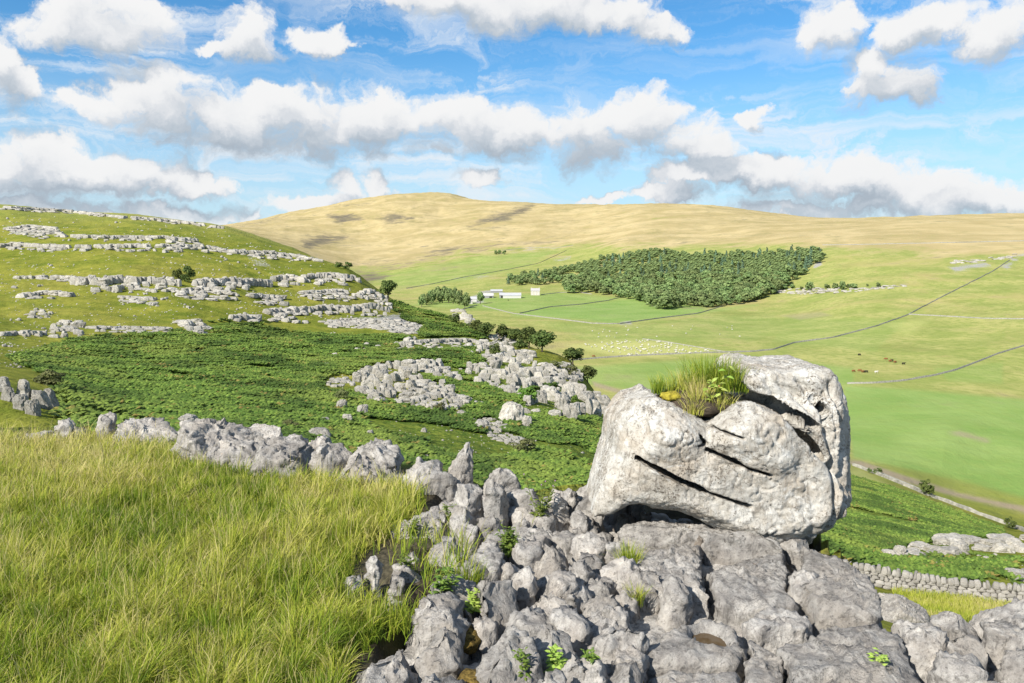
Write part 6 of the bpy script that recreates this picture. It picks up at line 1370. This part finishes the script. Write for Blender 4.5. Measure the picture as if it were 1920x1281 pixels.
def herb(name, p, H, nst, nl, L, lab, seed, lm=None, flowers=0, cat='plant', grp=None, w=.22):
    r_ = np.random.RandomState(seed); root = empty(name, tuple(p)); tag(root, lab, cat, grp); st, lf, tops = [], [], []
    for k in range(nst):
        a = r_.uniform(0, 6.28); e = H * r_.uniform(.05, .35); h = H * r_.uniform(.6, 1.0); pts = [np.array([e * t * math.cos(a), e * t * math.sin(a), h * t]) for t in (0, .35, .7, 1)]; st.append(tube(pts, [H * .012, H * .010, H * .007, H * .003], 5)); tops.append(pts[-1])
        for i in range(nl):
            t = r_.uniform(.08, 1.0); b = r_.uniform(0, 6.28); q = pts[0] + (pts[-1] - pts[0]) * t; ll = L * (1.15 - .6 * t) * r_.uniform(.7, 1.2); lf.append(leaf_quad(q, (math.cos(b), math.sin(b), r_.uniform(.0, .8)), ll, ll * w))
    V, Fq = join(st); obj('stem', mesh_np('stem', V, Fq, M_STEM), root)
    V, Fq = join(lf); obj('foliage', mesh_np('foliage', V, Fq, lm or M_HERB, False, {'tone': np.repeat(r_.rand(len(V) // 5), 5)}), root)
    for k in range(flowers):
        V, Fq = _ICO[1]; f = obj('flower', mesh_np('flower', V * [.5, .5, .75], Fq, M_FLOWER), root, tuple(tops[k % len(tops)] + r_.normal(0, H * .03, 3) * (k >= len(tops)))); s = H * .022; f.scale = (s, s, s)
    return root
def cushion(name, p, rx, ry, h, mat, lab, seed, cat='moss', grp='moss cushions in the cracks'):
    V, Fq = _ICO[3]; V = V.copy(); n = V / np.linalg.norm(V, axis=1)[:, None]; V = n * (1 + .4 * fbm(n, 3, 4, seed=seed) + .3 * fbm(n, 11, 3, seed=seed + 1))[:, None] * [rx, ry, h]
    o = obj(name, mesh_np(name, V, Fq, mat), None, tuple(p)); tag(o, lab, cat, grp); return o
def at_plat(px, py, dz=0.0):
    x, y, z = place_on_plateau(px, py); return (x, y, z + dz)
def build_plants():
    g = 'thistles and herbs in the pavement'
    for px, py, H, nst, nl, L, fl, lab in ((1012,985,.34,5,26,.055,6,'tall herb with small purple flowers rising between the pinnacles'),(955,1050,.20,9,22,.06,0,'bushy green herb in the gap right of the thin pinnacle'),(846,985,.14,5,16,.05,0,'small green herb on the block below the horn'),(775,1010,.12,6,14,.05,0,'leafy thistle at the grass edge below the layered slab'),
        (762,1085,.14,6,16,.05,0,'thistle sprawling over the split block at the grass edge'),(826,1140,.26,5,20,.07,1,'prickly thistle standing in the grass pocket'),(985,1290,.16,4,14,.05,0,'small green herb at the very bottom of the pavement'),(1105,1275,.14,7,14,.05,0,'low leafy herb in a crack at the bottom edge')):
        herb('herb', at_plat(px, py, .02), H, nst, nl, L, lab, int(px), None, fl, 'plant', g)
    for px, py, H, D, fl, lab in ((40,835,.75,9.6,0,'tall withered thistle at the left edge of the plateau'),(135,838,.62,9.4,1,'branching thistle in front of the rounded upright block'),(190,835,.48,9.5,2,'slender thistle beside the wide low slab'),(85,838,.42,9.6,1,'thin thistle with a purple head left of the rounded block'),(12,832,.5,9.8,0,'leafy thistle half out of view at the left edge')):
        x = ray(px, py)[0] * D; herb('thistle', (x, D, ztab(x, D)), H * 1.25, 6, 24, .11, lab, int(px) + 3, M_OLIVE if px != 40 else M_DRYHERB, fl, 'thistle', 'thistles behind the grass')
    for px, py, n, sp, hr, ln, tn, lab in ((1178,1072,260,.022,(.10,.19),.45,.32,'dense green grass tuft growing from a crack left of the slabs'),(1192,1135,120,.016,(.06,.13),.5,.5,'smaller yellowing grass tuft below the dense green one'),(880,1105,160,.03,(.10,.2),.5,.3,'grass tuft in the pocket left of the big block')):
        tuft('grass_tuft', at_plat(px, py), n, sp, hr, ln, tn, lab, int(px), grp='grass tufts in the pavement')
    for px, py, lab in ((886,1152,'bright yellow green fern fronds in the mossy crack'),(1042,1262,'yellowing fern frond near the bottom of the pavement'),(1640,1279,'single bright leaf at the bottom edge of the big slab')):
        herb('fern', at_plat(px, py), .13, 5, 9, .06, lab, int(px), M_BROAD, 0, 'fern', 'ferns in the cracks', .3)
    for px, py, s, m, lab in ((874,1190,.07,M_MOSSB,'rusty moss filling the crack below the fern'),(885,1130,.05,M_MOSSB,'rusty moss on the block left of the big one'),(884,1275,.06,M_MOSSB,'rusty moss low in the crack at the bottom edge'),(1068,1280,.06,M_MOSSB,'orange moss at the bottom edge beside the fern'),(1185,1275,.05,M_MOSSB,'yellow brown moss at the bottom under the long oval block')):
        cushion('moss', at_plat(px, py, -.02), s, s * 1.3, s * .8, m, lab, int(px))
    # plants in the hollow of the boulder
    def on_b(px, py, y=0.0): q = unp(px, py, BD); return np.array([q[0], BD + y + BYO * .8, q[2]])
    V, Fq = _ICO[4]; n = V.copy(); V = n * [.25, .32, .085] * (1 + .3 * fbm(n, 2.5, 4, seed=9) + .1 * fbm(n, 9, 3, seed=10))[:, None]; c = on_b(1322, 768, .10)
    o = obj('soil_cushion', mesh_np('soil_cushion', V, Fq, M_SOIL), None, tuple(c)); tag(o, 'dark soil filling the hollow on top of the boulder', 'soil')
    gb = 'plants on top of the boulder'
    for k, (px, py, y, n_, sp, hr, ln, tn, lab) in enumerate(((1300,775,-.16,260,.03,(.05,.12),.7,.8,'straw coloured grass hanging over the left lip of the hollow'),(1348,770,-.12,260,.04,(.06,.14),.6,.66,'half withered grass on the soil behind the front lobe'),(1395,742,.0,240,.035,(.08,.2),.4,.25,'green grass in the corner under the upper right lobe'),(1345,755,.16,380,.055,(.16,.30),.35,.20,'tall green grass in the middle of the boulder hollow'),(1378,745,.08,420,.035,(.12,.25),.35,.18,'green grass clump beside the upper right lobe of the boulder'),(1312,782,-.10,300,.025,(.10,.22),.45,.72,'dry straw coloured grass spilling over the notch of the boulder'),(1310,752,.10,260,.05,(.10,.20),.5,.62,'half dry grass in the left of the boulder hollow'),(1244,750,.05,110,.018,(.06,.14),.35,.22,'small grass tuft at the left rim of the boulder hollow'),(1275,750,.12,160,.05,(.06,.14),.5,.45,'short mixed grass behind the yellow moss on the boulder'),(1325,765,.0,240,.03,(.08,.2),.4,.9,'pale dead grass under the broad leaves on the boulder'))):
        tuft('grass_tuft', on_b(px, py, y), n_, sp, hr, ln, tn, lab, 400 + k, grp=gb)
    cushion('moss', on_b(1266, 750, -.04), .07, .06, .03, M_MOSSY, 'bright yellow moss cushion at the left rim of the boulder hollow', 77, grp=gb)
    cushion('moss', on_b(1298, 766, -.06), .06, .05, .035, M_MOSSB, 'brown moss right of the yellow cushion on the boulder', 78, grp=gb)
    r_ = np.random.RandomState(4)
    for px, py, lab, nl, red in ((1345,722,'broad leaved plant with a red leaf in the middle of the boulder hollow',13,2),(1338,752,'second broad leaved plant low in the boulder hollow',8,0),(1368,688,'tall pale leaf standing above the grass of the boulder',3,0)):
        p = on_b(px, py + 30, -.12); root = empty('broad_leaved_plant', tuple(p)); tag(root, lab, 'plant', gb); top = on_b(px, py, -.16) - p
        v, f = tube([(0, 0, 0), tuple(top * .5), tuple(top)], [.003, .0025, .002], 5); obj('stem', mesh_np('stem', v, f, M_STEM), root)
        for k in range(nl):
            b = r_.uniform(0, 6.28); q = top * r_.uniform(.6, 1.05) + r_.normal(0, .022, 3); v, f = leaf_quad(q, (math.cos(b), math.sin(b) - .35, r_.uniform(.0, .9)), r_.uniform(.05, .085), .021)
            obj('leaf', mesh_np('leaf', v, f, M_REDLEAF if k < red else M_BROAD, False, {'tone': np.full(len(v), r_.rand())}), root)
    herb('herb', on_b(1392, 735, -.02), .10, 5, 14, .03, 'small dark herb under the overhang of the upper right lobe', 55, M_HERB, 0, 'plant', gb)
build_plants()
